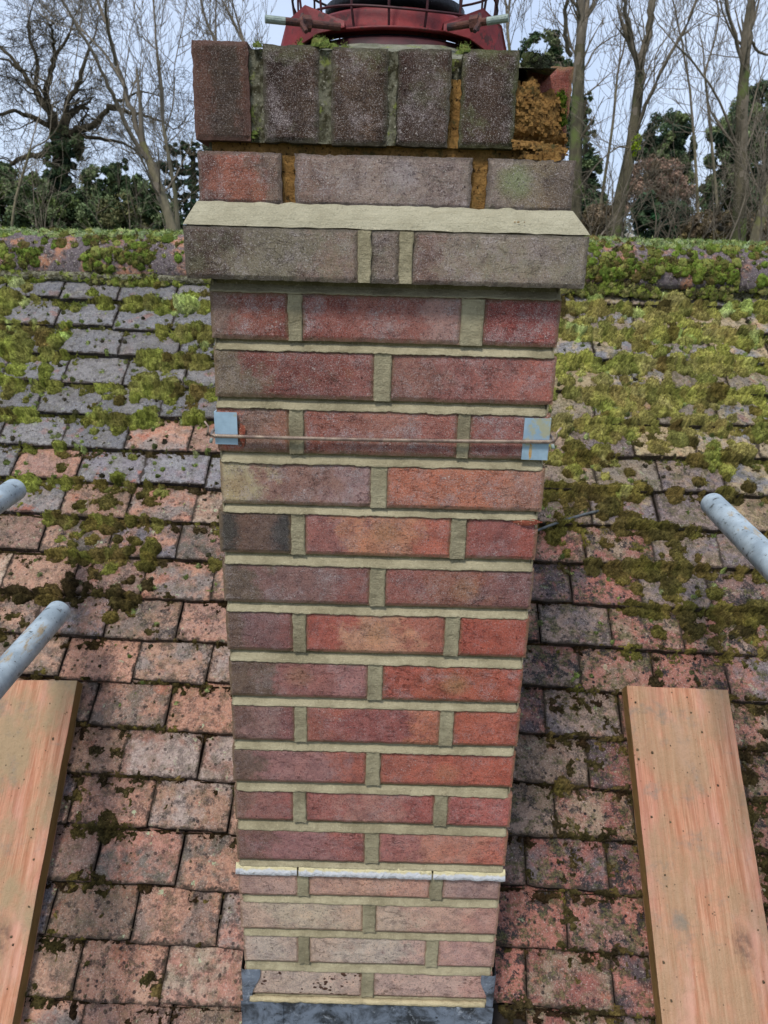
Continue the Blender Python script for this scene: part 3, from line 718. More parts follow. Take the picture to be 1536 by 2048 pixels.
ROWZ = [(-.0412,-.0964),(-.1107,-.1702),(-.1852,-.2437),(-.2590,-.3169),(-.3299,-.3891),(-.4070,-.4658),(-.4809,-.5438),(-.5625,-.6222),(-.6380,-.7008),(-.7175,-.7785),(-.7958,-.8547),(-.8728,-.9344),(-.9530,-1.009),(-1.0242,-1.0855),(-1.0992,-1.1618),(-1.1795,-1.2375),(-1.2500,-1.309),(-1.325,-1.384)]
JO = [(-.1265, -.1102), (.0948, .1130)]; JE = [(-.0160, .0030)]
JX = {0: [(-.1258, -.1107), (.0918, .1168)], 1: [(-.0163, .0029)], 2: [(-.1269, -.1104), (.0953, .1091)], 3: [(-.0172, .0017)], 10: [(-.1308, -.1132), (.0941, .1124)], 11: [(-.0153, .0051)]}
RC = [
 [('6c5452','79403c','6e3634'),('7c3c3a','804847','8c666a'),('803c3e','7a3539','823c3f')],
 [('64564c','6f3838','7a4648'),('7d4f4c','80484a','8f4a46')],
 [('a0503c','70504a','7e5044'),('80443e','88524c','824744'),('7a3f3c','80484a','86504c')],
 [('8c8068','7c5654','82626c'),('9a5240','9a5440','8f5c52')],
 [('403c3d','604844','3e3b40'),('824a4c','9c6048','98483a'),('824040','7a4044','823c3a')],
 [('5a4a44','6e4c50','744244'),('7c4444','7a4840','6c4248')],
 [('5a433f','68444c','703f44'),('8c3e38','a46c58','8e4a40'),('903a30','903c30','8c3a30')],
 [('5a4640','804c50','8a5860'),('923e34','90402f','963e30')],
 [('5e4040','7c585c','70424a'),('84443e','824044','9c543e'),('92402f','984638','8e3e32')],
 [('5c4644','84565e','8e463e'),('90463c','97453a','983f30')],
 [('6e4c48','7c4c50','86464a'),('8a4a4c','905c5c','8c4244'),('8c4448','964648','9a484a')],
 [('664444','82525c','864648'),('8e5256','9c6056','a45246')],
 [('7c5454','98746c','a07c70'),('a8745e','b07658','ac6850'),('8c6664','80585f','7c5258')],
 [('ac9078','c0a080','b4906e'),('b89478','b07c66','9a504a')],
 [('b49686','c0a092','b89684'),('b8947e','c4a294','b08880'),('a87068','a46c6c','945e5c')],
 [('b89480','c09a8a','b09080'),('b88a80','b8867e','a46864')],
 [('a0705c','a0705c','a0705c'),('a0705c','a0705c','a0705c'),('a0705c','a0705c','a0705c')],
 [('a0705c','a0705c','a0705c'),('a0705c','a0705c','a0705c')],
]
KISS = {(7, 1): (.005, -.001, .75), (6, 1): (.0, .0, .5), (4, 1): (.01, .004, .4), (5, 1): (.01, -.002, .45), (7, 0): (.0, .006, .4), (9, 1): (.0, -.006, .35), (3, 0): (-.08, -.005, .6), (4, 0): (0, 0, 0)}
SPOT = {(15, 0): 1., (15, 1): .45, (14, 0): .25}
sidepal = ['6e4440', '7c4644', '84483e', '70504c', '8a5046', '5e4442']
def fair(v): return (max(.3, .95-.05*v), .85 if v < 4 else max(.5, .8-.04*v), .0)
for r, (zt, zb) in enumerate(ROWZ):
    jx = JX.get(r, JO if r % 2 == 0 else JE); xs = [CHX0 + rd.gauss(0, .0012)] + [v for j in jx for v in j] + [CHX1 + rd.gauss(0, .0012)]
    for i in range(len(xs)//2):
        x0, x1 = xs[2*i]-.0006, xs[2*i+1]+.0006; first, last = i == 0, i == len(xs)//2-1
        dep = (.215 if (r % 2 == 0) else .1025) if (first or last) else .1025
        w3 = fair(r); w3 = (w3[0]*rd.uniform(.5, 1.3), w3[1]*rd.uniform(.8, 1.15), .12 if r < 2 and first else 0)
        if r == 3 and i == 0: w3 = (1.0, .8, .05)
        ch = (); lab = None
        if (r, i) == (4, 2): ch = ((.045, .024, .014, .007),); lab = 'brick with a broken orange corner'
        if (r, i) == (9, 1): ch = ((-.115, -.03, .006, .004),)
        if (r, i) == (2, 0): ch = ((-.024, -.004, .02, .003),)
        if (r, i) == (4, 0): lab = 'blackened header brick'; w3 = (.15, .35, 0)
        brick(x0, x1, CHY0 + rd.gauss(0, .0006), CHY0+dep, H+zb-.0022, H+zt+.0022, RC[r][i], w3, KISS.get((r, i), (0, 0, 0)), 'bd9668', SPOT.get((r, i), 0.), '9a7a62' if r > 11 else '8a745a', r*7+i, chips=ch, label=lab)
    # bricks that show on the two returns
    for face in ('left', 'right'):
        y = CHY0 + (.215 if r % 2 == 0 else .1025) + .012; segs = [(y, CHY0+CHD)] if r % 2 == 0 else [(y, y+.2135), (y+.2255, CHY0+CHD)]
        for (a, b2) in segs:
            c = [rd.choice(sidepal) for _ in range(3)]
            xx = (CHX0+.0005, CHX0+.1) if face == 'left' else (CHX1-.1, CHX1-.0005)
            brick(xx[0], xx[1], a, b2, H+zb-.0022, H+zt+.0022, c, (.4, .4, .1), seed=r*31+int(a*50), face=face)
# orange spalls laid bare on two bricks
def patch(name, cx, cz, w_, h_, y, m, seed, parent=chim, label=None, th=.0012):
    rdm = random.Random(seed); n = 22; vs = [(cx, y-th, cz)]
    for i in range(n):
        a = 2*math.pi*i/n; k = 1+.35*mnoise.noise(Vector((math.cos(a)*1.7+seed, math.sin(a)*1.7, seed)))+rdm.uniform(-.1, .1)
        vs.append((cx+math.cos(a)*w_/2*k, y, cz+math.sin(a)*h_/2*k))
    fs = [(0, 1+(i+1) % n, 1+i) for i in range(n)]
    o = link(name, mesh(name, [Vector(v)-Vector(parent.location) for v in vs], fs), m, parent)
    if label: o['label'] = label
    return o
p = at(483, 862, CHY0); patch('spall', p.x+.001, p.z-.004, .009, .030, CHY0-.0004, SPALL, 3)
p = at(1052, 1050, CHY0); patch('spall', p.x, p.z+.004, .040, .009, CHY0-.0004, SPALL, 5)

# solid core and pointing
core = MB(); core.box((CHX0+.008, CHY0+.008, H-1.55), (CHX1-.008, CHY0+CHD-.004, H+.055)); core.v = [tuple(Vector(v)-CO) for v in core.v]
core.build('joint_backing', CORE, chim)
def bed(za, zb, x0, x1, Y, name='bed_joint', m=MORTAR, seed=0, lip=.0022):
    """weather-struck bed joint: tucked in below the brick above, sloping out to a ragged lip over the brick below"""
    n = int((x1-x0)/.0035); prof = [(-.05, .015), (.05, .0118), (.22, .0098), (.42, .0070), (.62, .0040), (.80, .0012), (.93, -.0014), (1., -.0012), (1.03, .0035)]
    vs = []; fs = []
    for i in range(n+1):
        x = x0+(x1-x0)*i/n; a = mnoise.noise(Vector((x*55, seed, 1)))*.0013 + mnoise.noise(Vector((x*220, seed, 2)))*.0006
        bq = mnoise.noise(Vector((x*38, seed, 7)))*.0018 + mnoise.noise(Vector((x*260, seed, 8)))*.0016
        for (t, yy) in prof:
            z = (za+a*.5) + ((zb-lip*.4+bq)-(za+a*.5))*t
            yj = .0006*mnoise.noise(Vector((x*70, t*4, seed+3))) + .0008*mnoise.noise(Vector((x*11, t*2, seed+4)))
            e = min(x-x0, x1-x); end = .0025*max(0, 1-e/.004)
            vs.append(Vector((x, Y+yy+yj+end, z)) - CO)
    k = len(prof)
    for i in range(n):
        for j in range(k-1): a = i*k+j; fs.append((a, a+1, a+k+1, a+k))
    for e in (0, n):                                       # close the ends
        a = e*k; vs.append(vs[a]+Vector((0, .02, 0))); vs.append(vs[a+k-1]+Vector((0, .02, 0))); c = len(vs)
        for j in range(k-1): fs.append((a+j, a+j+1, c-1 if j >= k//2 else c-2))
    return link(name, mesh(name, vs, fs, True), m, chim)
def perp(xa, xb, zt, zb, Y, seed, m=MORTARP, rec=.0012, name='cross_joint', lip=.0009):
    n = 16; prof = [(-.06, .004), (.0, -.0004), (.12, .0), (.5, rec), (.88, .0004), (1., -.0008), (1.06, .004)]; vs = []; fs = []
    for i in range(n+1):
        z = zt+(zb-zt)*i/n; a = mnoise.noise(Vector((z*60, seed, 1)))*.0018 + mnoise.noise(Vector((z*240, seed, 3)))*.0008; b_ = mnoise.noise(Vector((z*60, seed, 5)))*.0018 + mnoise.noise(Vector((z*240, seed, 6)))*.0008
        for (t, yy) in prof:
            x = (xa-lip+a) + ((xb+lip+b_)-(xa-lip+a))*t
            vs.append(Vector((x, Y+yy+.0008*mnoise.noise(Vector((x*120, z*120, seed))), z)) - CO)
    k = len(prof)
    for i in range(n):
        for j in range(k-1): a = i*k+j; fs.append((a, a+k, a+k+1, a+1))
    return link(name, mesh(name, vs, fs, True), m, chim)
for r, (zt, zb) in enumerate(ROWZ):
    jx = JX.get(r, JO if r % 2 == 0 else JE)
    for i, (a, b2) in enumerate(jx): perp(a, b2, H+zt-.0008, H+zb-.002, CHY0, r*5+i)
    if r < len(ROWZ)-1 and r != 11: bed(H+zb, H+ROWZ[r+1][0], CHX0+.001+rd.uniform(0, .003), CHX1-.002-rd.uniform(0, .003), CHY0, seed=r*3.7)
bed(H-.0262, H-.0400, CHX0+.0, CHX1-.001, CHY0, seed=77, m=MORTARP)
bed(H-.9344, H-.9470, CHX0+.001, CHX1-.001, CHY0, seed=41)
# joints on the returns, plain sheets set just behind the brick faces
b = MB()
for xa in (CHX0+.0025, CHX1-.0045): b.box((xa, CHY0+.006, H-1.5), (xa+.002, CHY0+CHD-.002, H-.027))
b.v = [tuple(Vector(v)-CO) for v in b.v]; b.build('side_pointing', MORTAR, chim)

# -- corbel course, fillet, and the two courses of the head
def X(px, py, Y): return at(px, py, Y).x
C1Y, C2Y, C3Y = .913, .934, .932
z1t, z1b = H+.0345, H-.0262
cb = [(367, 718), (740, 801), (823, 1178)]; cc1 = [('4a3b39','6a6258','75605e'), ('6c5c5a','6e5e5c','6a5a58'), ('6c5250','7a6c68','6e6660')]
for i, (a, b2) in enumerate(cb):
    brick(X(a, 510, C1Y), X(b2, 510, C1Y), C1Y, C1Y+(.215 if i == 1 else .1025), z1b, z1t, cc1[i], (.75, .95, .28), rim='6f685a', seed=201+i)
perp(X(718, 510, C1Y), X(740, 510, C1Y), z1t-.001, z1b+.001, C1Y, 301, MORTAR, .0008); perp(X(801, 510, C1Y), X(823, 510, C1Y), z1t-.001, z1b+.001, C1Y, 302, MORTAR, .0008)
CL, CR = X(367, 510, C1Y), X(1178, 510, C1Y)
for face in ('left', 'right'):
    for (a, b2) in ((C1Y+.1125, C1Y+.3275), (C1Y+.3375, C1Y+.49)):
        xx = (CL+.0005, CL+.1) if face == 'left' else (CR-.1, CR-.0005)
        brick(xx[0], xx[1], a, b2, z1b, z1t, ('5a4a48', '6a5c56', '6c605a'), (.6, .9, .3), seed=int(a*99), face=face, rim='6f685a')
b = MB(); b.box((CL+.006, C1Y+.007, z1b+.002), (CR-.006, C1Y+.486, z1t-.002)); b.v = [tuple(Vector(v)-CO) for v in b.v]; b.build('joint_backing', CORE, chim)
# sloping mortar fillet round all four sides
z2b, z2t = H+.0585, H+.1170
C2L, C2R = X(394, 360, C2Y), X(1150, 360, C2Y)
lo = [(CL+.001, C1Y+.0015), (CR-.001, C1Y+.0015), (CR-.001, C1Y+.488), (CL+.001, C1Y+.488)]; hi = [(C2L-.001, C2Y-.001), (C2R+.001, C2Y-.001), (C2R+.001, C2Y+.448), (C2L-.001, C2Y+.448)]
vs = []; fs = []; N = 60
for sidei in range(4):
    l0, l1, h0, h1 = Vector(lo[sidei]), Vector(lo[(sidei+1) % 4]), Vector(hi[sidei]), Vector(hi[(sidei+1) % 4]); bs = len(vs)
    for i in range(N+1):
        t = i/N
        for j in range(6):
            u = j/5; q_ = l0.lerp(l1, t).lerp(h0.lerp(h1, t), u); jt = min(t, 1-t)*8; jt = min(jt, 1)
            z = z1t + .0015 + (z2b+.002-z1t)*u + (.0011*mnoise.noise(Vector((t*14+sidei*9, u*2, 1))) + .0016*(u*(1-u))*4)*jt
            if j == 5: z += .0022*mnoise.noise(Vector((t*26, sidei, 4)))*jt + .001*mnoise.noise(Vector((t*90, sidei, 4)))*jt
            if j == 0: z -= .0008+.0012*abs(mnoise.noise(Vector((t*70, sidei, 9))))*jt
            vs.append(Vector((q_.x, q_.y, z))-CO)
    for i in range(N):
        for j in range(5): a = bs+i*6+j; fs.append((a, a+6, a+7, a+1))
link('mortar_fillet', mesh('mortar_fillet', vs, fs, False), FILLET, chim)
# second course, raked joints
cb = [(394, 565), (587, 946), (973, 1151)]; cc2 = [('5c3532','86483c','6c5550'), ('705856','7e6c6e','766468'), ('756666','6a5c4e','5c4e4a')]
for i, (a, b2) in enumerate(cb):
    brick(X(a, 360, C2Y), X(b2, 360, C2Y), C2Y, C2Y+(.215 if i != 1 else .1025), z2b, z2t, cc2[i], (.8, .95, (.1, .12, .75)[i]), rim='75695e', seed=221+i, jag=.002, kiss=((0, 0, 0), (.02, .008, .45), (-.018, .004, 1.))[i], kissc=('bd9668', 'b4aeb4', '98a274')[i])
for i, (a, b2) in enumerate(((565, 587), (946, 973))):
    perp(X(a, 360, C2Y), X(b2, 360, C2Y), z2t-.002, z2b, C2Y+.009, 320+i, OLDM, .002, 'raked_joint', .002)
for face in ('left', 'right'):
    xx = (C2L+.0005, C2L+.1) if face == 'left' else (C2R-.1, C2R-.0005)
    brick(xx[0], xx[1], C2Y+.227, C2Y+.446, z2b, z2t, ('5a4a48', '6a5c56', '6c605a'), (.6, .9, .3), seed=401, face=face, rim='6f685a')
b = MB(); b.box((C2L+.016, C2Y+.016, z2b-.01), (C2R-.016, C2Y+.43, H+.135)); b.v = [tuple(Vector(v)-CO) for v in b.v]; b.build('old_mortar_core', OLDM, chim)
# cap of bricks on edge
z3b, z3t = H+.1262, H+.2262
cap = [(384, 500, ('66443e','4c3c38','62403a')), (524, 640, ('3f2c28','4a352f','54403a')), (660, 778, ('503a32','5c463e','4c382f')), (790, 904, ('462f2c','544240','523c38')), (921, 1036, ('4a3630','503a33','40332b'))]
for i, (a, b2, c) in enumerate(cap):
    dz = (.002, .0005, -.0015, 0, .0005)[i]
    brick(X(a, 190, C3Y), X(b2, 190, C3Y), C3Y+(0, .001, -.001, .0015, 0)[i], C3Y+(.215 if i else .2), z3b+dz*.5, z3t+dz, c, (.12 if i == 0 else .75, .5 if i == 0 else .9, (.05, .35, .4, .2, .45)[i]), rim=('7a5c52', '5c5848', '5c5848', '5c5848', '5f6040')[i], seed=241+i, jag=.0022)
gaps = [(500, 524, LICHM, .008), (640, 660, LICHM, .004), (778, 790, LICHM, .003), (904, 921, OLDM, .012)]
for i, (a, b2, m, rc) in enumerate(gaps):
    perp(X(a, 190, C3Y), X(b2, 190, C3Y), z3t-(.028 if i == 3 else .004), z3b+.001, C3Y+rc, 340+i, m, .003, 'weathered_joint', .002)
yr = .9935; xr0, xr1 = X(1085, 200, yr), X(1144, 200, yr)
brick(xr0-.02, xr1, yr, yr+.215, z3b-.001, z3t, ('8c4640', '9a4c46', '98463e'), (.3, .3, .1), seed=260, jag=.003, label='bright red brick laid bare at the broken corner', chips=((-.03, .045, .02, .012),))
xl = X(384, 190, C3Y); brick(xl, xl+.1, C3Y+.21, C3Y+.425, z3b, z3t, ('5a4440', '6a4c46', '5c4a44'), (.4, .6, .2), seed=261, face='left')
brick(xr1-.1, xr1, yr+.225, yr+.38, z3b, z3t, ('5a4440', '6a4c46', '5c4a44'), (.4, .6, .2), seed=262, face='right')
b = MB(); b.box((xl+.012, C3Y+.02, z3b-.008), (X(1030, 190, C3Y), C3Y+.42, z3t-.006)); b.box((X(1030, 190, C3Y)+.001, yr+.02, z3b-.008), (xr1-.02, C3Y+.42, z3t-.06)); b.v = [tuple(Vector(v)-CO) for v in b.v]; b.build('old_mortar_core', LICHM, chim)
# the crumbling corner
xg0, xg1 = X(1036, 190, C3Y)-.001, X(1112, 190, C3Y+.03); vs = []; fs = []; nu, nv = 26, 34
for j in range(nv+1):
    for i in range(nu+1):
        u, t = i/nu, j/nv; x = xg0+(xg1-xg0)*u*(1.42-.30*t**1.3+.05*math.sin(t*9)); z = z3b+.002+(z3t-.024-z3b-.012*u+.012*mnoise.noise(Vector((u*4, 4, 1))))*t
        y = C3Y+.012+.040*u**1.4 + (.005*mnoise.noise(Vector((u*2.2, t*3, 2.2))) + .0025*mnoise.noise(Vector((u*7, t*10, 5.2)))) + .002*mnoise.noise(Vector((u*14, t*20, 1))) - .006*math.sin(t*3) + (.012*max(0, t-.8)/.2) - (.012 if t < .12 else 0)
        y += .010*math.exp(-((t-.16)/.07)**2)
        vs.append(Vector((x + .003*mnoise.noise(Vector((u*5, t*5, 9))), y, z))-CO)
for j in range(nv):
    for i in range(nu): a = j*(nu+1)+i; fs.append((a, a+1, a+nu+2, a+nu+1))
n = len(vs); vs += [vs[nv*(nu+1)+i]+Vector((0, .06, .012)) for i in range(nu+1)]
for i in range(nu): a = nv*(nu+1)+i; fs.append((a, a+1, n+i+1, n+i))
link('crumbling_mortar', mesh('crumbling_mortar', vs, fs), OLDM, chim)
gv, gf = [], []
for _ in range(750):
    p_ = Vector(vs[rd.randrange(n)])+Vector((rd.uniform(-.001, .001), -.0003, rd.uniform(-.001, .001))); r_ = min(.0032, max(.0006, rd.expovariate(1/.0009)))
    nn_ = len(gv); gv += [tuple(p_+Vector((sx*rd.uniform(.5, 1), sy*rd.uniform(.5, 1), sz*rd.uniform(.5, 1)))*r_) for sx in (-1, 1) for sy in (-1, 1) for sz in (-1, 1)]
    gf += [tuple(nn_+i for i in f) for f in ((0,1,3,2),(4,6,7,5),(0,4,5,1),(2,3,7,6),(0,2,6,4),(1,5,7,3))]
link('mortar_grains', mesh('mortar_grains', gv, gf), OLDM, chim)['kind'] = 'stuff'
# loose crumbs on the ledge below the corner
def crumb(c, r, vs, fs):
    n = len(vs); vs += [tuple(Vector(c)+Vector((sx*rd.uniform(.5, 1), sy*rd.uniform(.5, 1), sz*rd.uniform(.5, 1)))*r) for sx in (-1, 1) for sy in (-1, 1) for sz in (-1, 1)]
    fs += [tuple(n+i for i in f) for f in ((0,1,3,2),(4,6,7,5),(0,4,5,1),(2,3,7,6),(0,2,6,4),(1,5,7,3))]
vs = []; fs = []
for _ in range(260):
    x = rd.triangular(X(1018, 300, C2Y), X(1132, 300, C2Y), X(1070, 300, C2Y)); r = max(.0007, rd.expovariate(1/.0018)); r = min(r, .006)
    crumb((x, C2Y+.004+rd.uniform(0, .03), z2t+r*.6), r, vs, fs)
for _ in range(7): crumb((X(rd.uniform(1000, 1070), 440, .92), .922+rd.uniform(-.006, .004), H+.0475), .0008, vs, fs)
tag(link('mortar_crumbs', mesh('mortar_crumbs', vs, fs), OLDM), 'loose orange mortar crumbs on the ledge at the broken corner', 'rubble', kind='stuff')

# -- tray flashing strip near the foot, apron and side lead at the bottom
ff = MB(); n = 150; xa, xb = CHX0-.004, CHX1+.002; vs = []; fs = []
prof = [(.0, .004), (.002, -.0005), (.006, -.002), (.0095, -.0035), (.0150, -.0062), (.0155, -.0052), (.0145, .004)]
for i in range(n+1):
    x = xa+(xb-xa)*i/n; wv = .0011*mnoise.noise(Vector((x*50, 3, 3)))+.0009*mnoise.noise(Vector((x*160, 3, 5))); sg = .0015*mnoise.noise(Vector((x*9, 1, 1)))
    for j, (dz, dy) in enumerate(prof):
        vs.append(Vector((x, CHY0+dy+wv*(1 if j else 0)*1.3, H-.9455-dz*1.02+(wv if j < 4 else sg)))-CO)
k = len(prof)
for i in range(n):
    if i in (34, 109): continue
    for j in range(k-1): a = i*k+j; fs.append((a, a+1, a+k+1, a+k))
link('tray_flashing', mesh('tray_flashing', vs, fs, True), SLEAD, chim)
def sheet(name, grid, m, parent=chim, smooth=True):
    vs = [Vector(v)-Vector(parent.location) for row in grid for v in row]; c = len(grid[0]); fs = []
    for j in range(len(grid)-1):
        for i in range(c-1): a = j*c+i; fs.append((a, a+1, a+c+1, a+c))
    return link(name, mesh(name, vs, fs, smooth), m, parent)
segs = [(CHX0-.006, X(562, 2020, .93)+.004, -.0035), (X(562, 2020, .93), X(912, 2020, .93)+.003, -.0015), (X(912, 2020, .93), CHX1+.004, -.004)]
za = H-1.2465
for (a, b2, dy) in segs:
    g = []
    for j in range(14):
        t = j/13; row = []
        for i in range(27):
            x = a+(b2-a)*i/26; wob = .0014*mnoise.noise(Vector((x*14, t*4, dy*900)))+.0006*mnoise.noise(Vector((x*50, t*12, dy*900)))
            if t < .6: p = (x, CHY0-.004+dy+wob, za-.002*mnoise.noise(Vector((x*30, 1, 1)))-(t/.6)*.125)
            else: u = (t-.6)/.4; p = (x, CHY0-.004+dy-.11*u, za-.125-.11*u+wob*2)
            row.append(p)
        g.append(row)
    sheet('lead_apron', g[::-1], LEAD)
# pale sealant bead above the apron
b = MB(); pts = [(CHX0+.01+(CHX1-CHX0-.022)*i/60, CHY0-.004, za+.002+.0012*mnoise.noise(Vector((i*.35, 2, 2)))) for i in range(61)]
b.tube([Vector(p)-CO for p in pts], [.0052+.0014*mnoise.noise(Vector((i*.5, 7, 1))) for i in range(61)], 8)
b.build('sealant_bead', mat_mortar('cream_sealant', lin('bfb08c'), lin('9c8f70')), chim, True)
for sgn, xe in ((-1, CHX0), (1, CHX1)):           # side lead wrapping the corner
    wtop, wbot = (.030, .012) if sgn < 0 else (.022, .008); zt_, zb_ = H-1.1755, H-1.255
    g = []
    for j in range(9):
        t = j/8; z = zt_+(zb_-zt_)*t; ww = wtop+(wbot-wtop)*t + (.003*math.sin(t*7))
        row = [(xe-sgn*(ww*(1-u)), CHY0-.003-.001*u, z) for u in (0, .25, .5, .75, 1)] + [(xe+sgn*.004, CHY0-.001, z), (xe+sgn*.004, CHY0+.04, z+.02), (xe+sgn*.004, CHY0+.12, z+.1)]
        g.append(row if sgn > 0 else row)
    sheet('side_lead', g[::-1] if sgn > 0 else g, LEAD)
for sgn, xe in ((-1, CHX0), (1, CHX1)):           # soakers running up both sides
    g = [[(xe+sgn*.004, CHY0+.02+i*.14, H-1.38+i*.14+.06+j*.07) for i in range(5)] for j in range(2)]
    sheet('side_lead', g, LEAD)

# -- flaunching on top
b = MB(); fc = (X(789, 80, 1.152), 1.152, z3t-.012); fcl = Vector(fc)-CO
n = 40; vs = []; fs = []
for j in range(9):
    t = j/8
    for i in range(n):
        q_ = 2*math.pi*i/n; sq = 1/max(abs(math.cos(q_)), abs(math.sin(q_))); rr = (.205*sq)*(1-t)**.9*1. + .13*t if False else lerp(.198*sq, .13, t**.8)
        vs.append(fcl+Vector((rr*math.cos(q_)-.01*(1-t), rr*math.sin(q_)-.0*(1-t), lerp(0, .038, t**.8)+.004*mnoise.noise(Vector((q_*2, t*3, 1))))))
for j in range(8):
    for i in range(n): fs.append((j*n+i, j*n+(i+1) % n, (j+1)*n+(i+1) % n, (j+1)*n+i))
link('flaunching', mesh('flaunching', vs, fs), FLAUN, chim)

# ------------------------------------------------------------------ cowl with wire guard clamped on the pot
CC = Vector((X(789, 60, 1.158), 1.158, H))
CSC = .955
cowl = empty('chimney_cowl', (CC.x, CC.y, H+.25)); tag(cowl, 'dark red cowl with wire bird guard clamped on top of the chimney', 'chimney cowl')
cz = lambda py, Y=1.158: at(789, py, Y).z-(H+.25)
def prt(mb, name, m, smooth=False): return mb.build(name, m, cowl, smooth)
zb0 = cz(88, 1.02); zs = cz(50, 1.02)
b = MB(); b.lathe([(.140, zb0-.03), (.140, zs-.022), (.135, zs-.014), (.126, zs-.008), (.118, zs-.006), (.110, zs-.006)], (0, 0, 0), 56); prt(b, 'pot_rim', DRED, True)
zs = cz(50, 1.02)
b = MB(); b.lathe([(.129, zs-.003), (.1345, zs-.002), (.1345, zs+.0005), (.122, zs+.003), (.119, zs+.022), (.114, zs+.026), (.110, zs+.026), (.110, zs-.002)], (0, 0, 0), 56); prt(b, 'collar', RED, True)
for sg in (-1, 1):                                   # folded clamp plates
    vs = []; g = []
    outer = [(sg*.150, -.085, zs-.036), (sg*.132, -.108, zs+.008), (sg*.108, -.122, zs+.022), (sg*.085, -.130, zs+.012), (sg*.060, -.134, zs+.003)]
    b = MB(); th = .0025
    pl = [Vector(p) for p in outer]; lowp_ = [Vector((sg*.154, -.07, zs-.052)), Vector((sg*.142, -.100, zs-.040)), Vector((sg*.122, -.120, zs-.024)), Vector((sg*.092, -.132, zs-.010)), Vector((sg*.060, -.136, zs-.004))]
    back = [p+Vector((0, .05, .002)) for p in pl]
    for A, B in ((pl, lowp_), (pl, back)):
        n0 = len(b.v); b.v += [tuple(p) for p in A+B]
        for i in range(4): b.f.append((n0+i, n0+i+1, n0+5+i+1, n0+5+i))
    o = prt(b, 'clamp_plate', RED); md = o.modifiers.new('thick', 'SOLIDIFY'); md.thickness = th
for (x0, y0, x1, y1, tipf) in ((530, 38, 625, 48, .42), (1017, 36, 940, 48, .55)):
    A = at(x0, y0, .985)-cowl.location; B = at(x1, y1, 1.0)-cowl.location; Mx = A.lerp(B, tipf)
    b = MB(); b.tube([A, Mx], .0043, 12); prt(b, 'clamp_rod', ZINC, False)
    b = MB(); b.tube([A.lerp(B, tipf-.02), B, B+(B-A)*.6], .0041, 12); prt(b, 'clamp_rod', RUST)
    d = (B-A).normalized(); c = A.lerp(B, .86); b = MB(); b.tube([c-d*.004, c+d*.006], .0085, 6); prt(b, 'clamp_nut', RUST)
    a_ = d.orthogonal().normalized(); c2 = c-d*.005; b = MB(); b.tube([c2-a_*.017+d*.003, c2, c2+a_*.017+d*.003], [.0025, .0045, .0025], 6); prt(b, 'wing_nut', RUST)
RG = .134
for i in range(18):
    a = 2*math.pi*(i+.35)/18; ca, sa = math.cos(a), math.sin(a); bulge = [(.95, zs+.002), (1., zs+.02), (1.04, zs+.06), (1.05, zs+.11), (1.02, zs+.16), (.85, zs+.2), (.5, zs+.225), (.1, zs+.235)]
    b = MB(); b.tube([(RG*k*ca, RG*k*sa, z) for k, z in bulge], .0016, 6); prt(b, 'guard_wire', DRED)
for kk, zz in ((1.005, .022), (1.035, .052), (1.05, .088), (1.05, .125), (.98, .17), (.7, .213)):
    b = MB(); b.tube([(RG*kk*math.cos(q_), RG*kk*math.sin(q_), zs+zz+.004*math.sin(q_*3+kk*40)) for q_ in [2*math.pi*i/48 for i in range(49)]], .0016, 6, False); prt(b, 'guard_hoop', DRED)
b = MB(); b.lathe([(.04, zs-.02), (.07, zs+.004), (.073, zs+.03), (.088, zs+.036), (.095, zs+.04), (.095, zs+.05), (.075, zs+.056), (.073, zs+.09), (.098, zs+.1), (.098, zs+.11), (.07, zs+.12), (.0, zs+.13)], (0, 0, 0), 40); prt(b, 'louvre', BLACK, True)

# ------------------------------------------------------------------ lashing wire and corner plates
pz = lambda x, y: at(x, y, CHY0)
def corner_plate(pxs, sgn, label):
    (xa_, ya_), (xb_, yb_) = pxs; A = pz(xa_, ya_); B = pz(xb_, yb_)
    xe = CHX0-.0006 if sgn < 0 else CHX1+.0004; xi = B.x if sgn < 0 else A.x; zt_, zb_ = A.z, B.z; Y = CHY0-.0036; t = .0016
    root = empty('corner_plate', (xe, CHY0, (zt_+zb_)/2)); tag(root, label, 'metal plate', 'bent corner plates under the wire')
    O = Vector(root.location); n = 8; vs = []; fs = []
    path = [(xi, Y), (lerp(xi, xe, .5), Y-.0003), (xe-sgn*.0-(-sgn)*.0, Y), (xe+sgn*.0006, Y+.0008), (xe+sgn*.0008, Y+.03), (xe+sgn*.0008, Y+.045)]
    inn = [(xi, Y+t), (lerp(xi, xe, .5), Y+t), (xe-sgn*.0012, Y+t), (xe-sgn*.0012, Y+t+.0004), (xe-sgn*.0008, Y+.03), (xe-sgn*.0008, Y+.045)]
    for (zz) in (zb_, zt_):
        for P_ in (path, inn):
            for (x, y) in P_: vs.append(Vector((x, y, zz))-O)
    k = 6
    for i in range(k-1):
        fs += [(i, i+1, 2*k+i+1, 2*k+i), (k+i+1, k+i, 3*k+i, 3*k+i+1), (2*k+i, 2*k+i+1, 3*k+i+1, 3*k+i), (i+1, i, k+i, k+i+1)]
    fs += [(0, 2*k, 3*k, k), (k-1, 2*k-1, 4*k-1, 3*k-1)]
    if sgn > 0: fs = [f[::-1] for f in fs]
    o = link('bent_sheet', mesh('bent_sheet', vs, fs), PLATE, root)
    return root
corner_plate(((434, 823), (477, 888)), -1, 'bent pale grey plate on the left edge of the chimney under the wire')
corner_plate(((1049, 835), (1093, 919)), 1, 'bent pale blue grey plate with a rust streak on the right chimney edge')
b = MB(); p = pz(1069, 904); q_ = Vector((CHX1+.0018, CHY0, (pz(1049, 835).z+pz(1093, 919).z)/2))
plr = [o for o in bpy.data.objects if o.name.startswith('corner_plate')][-1]
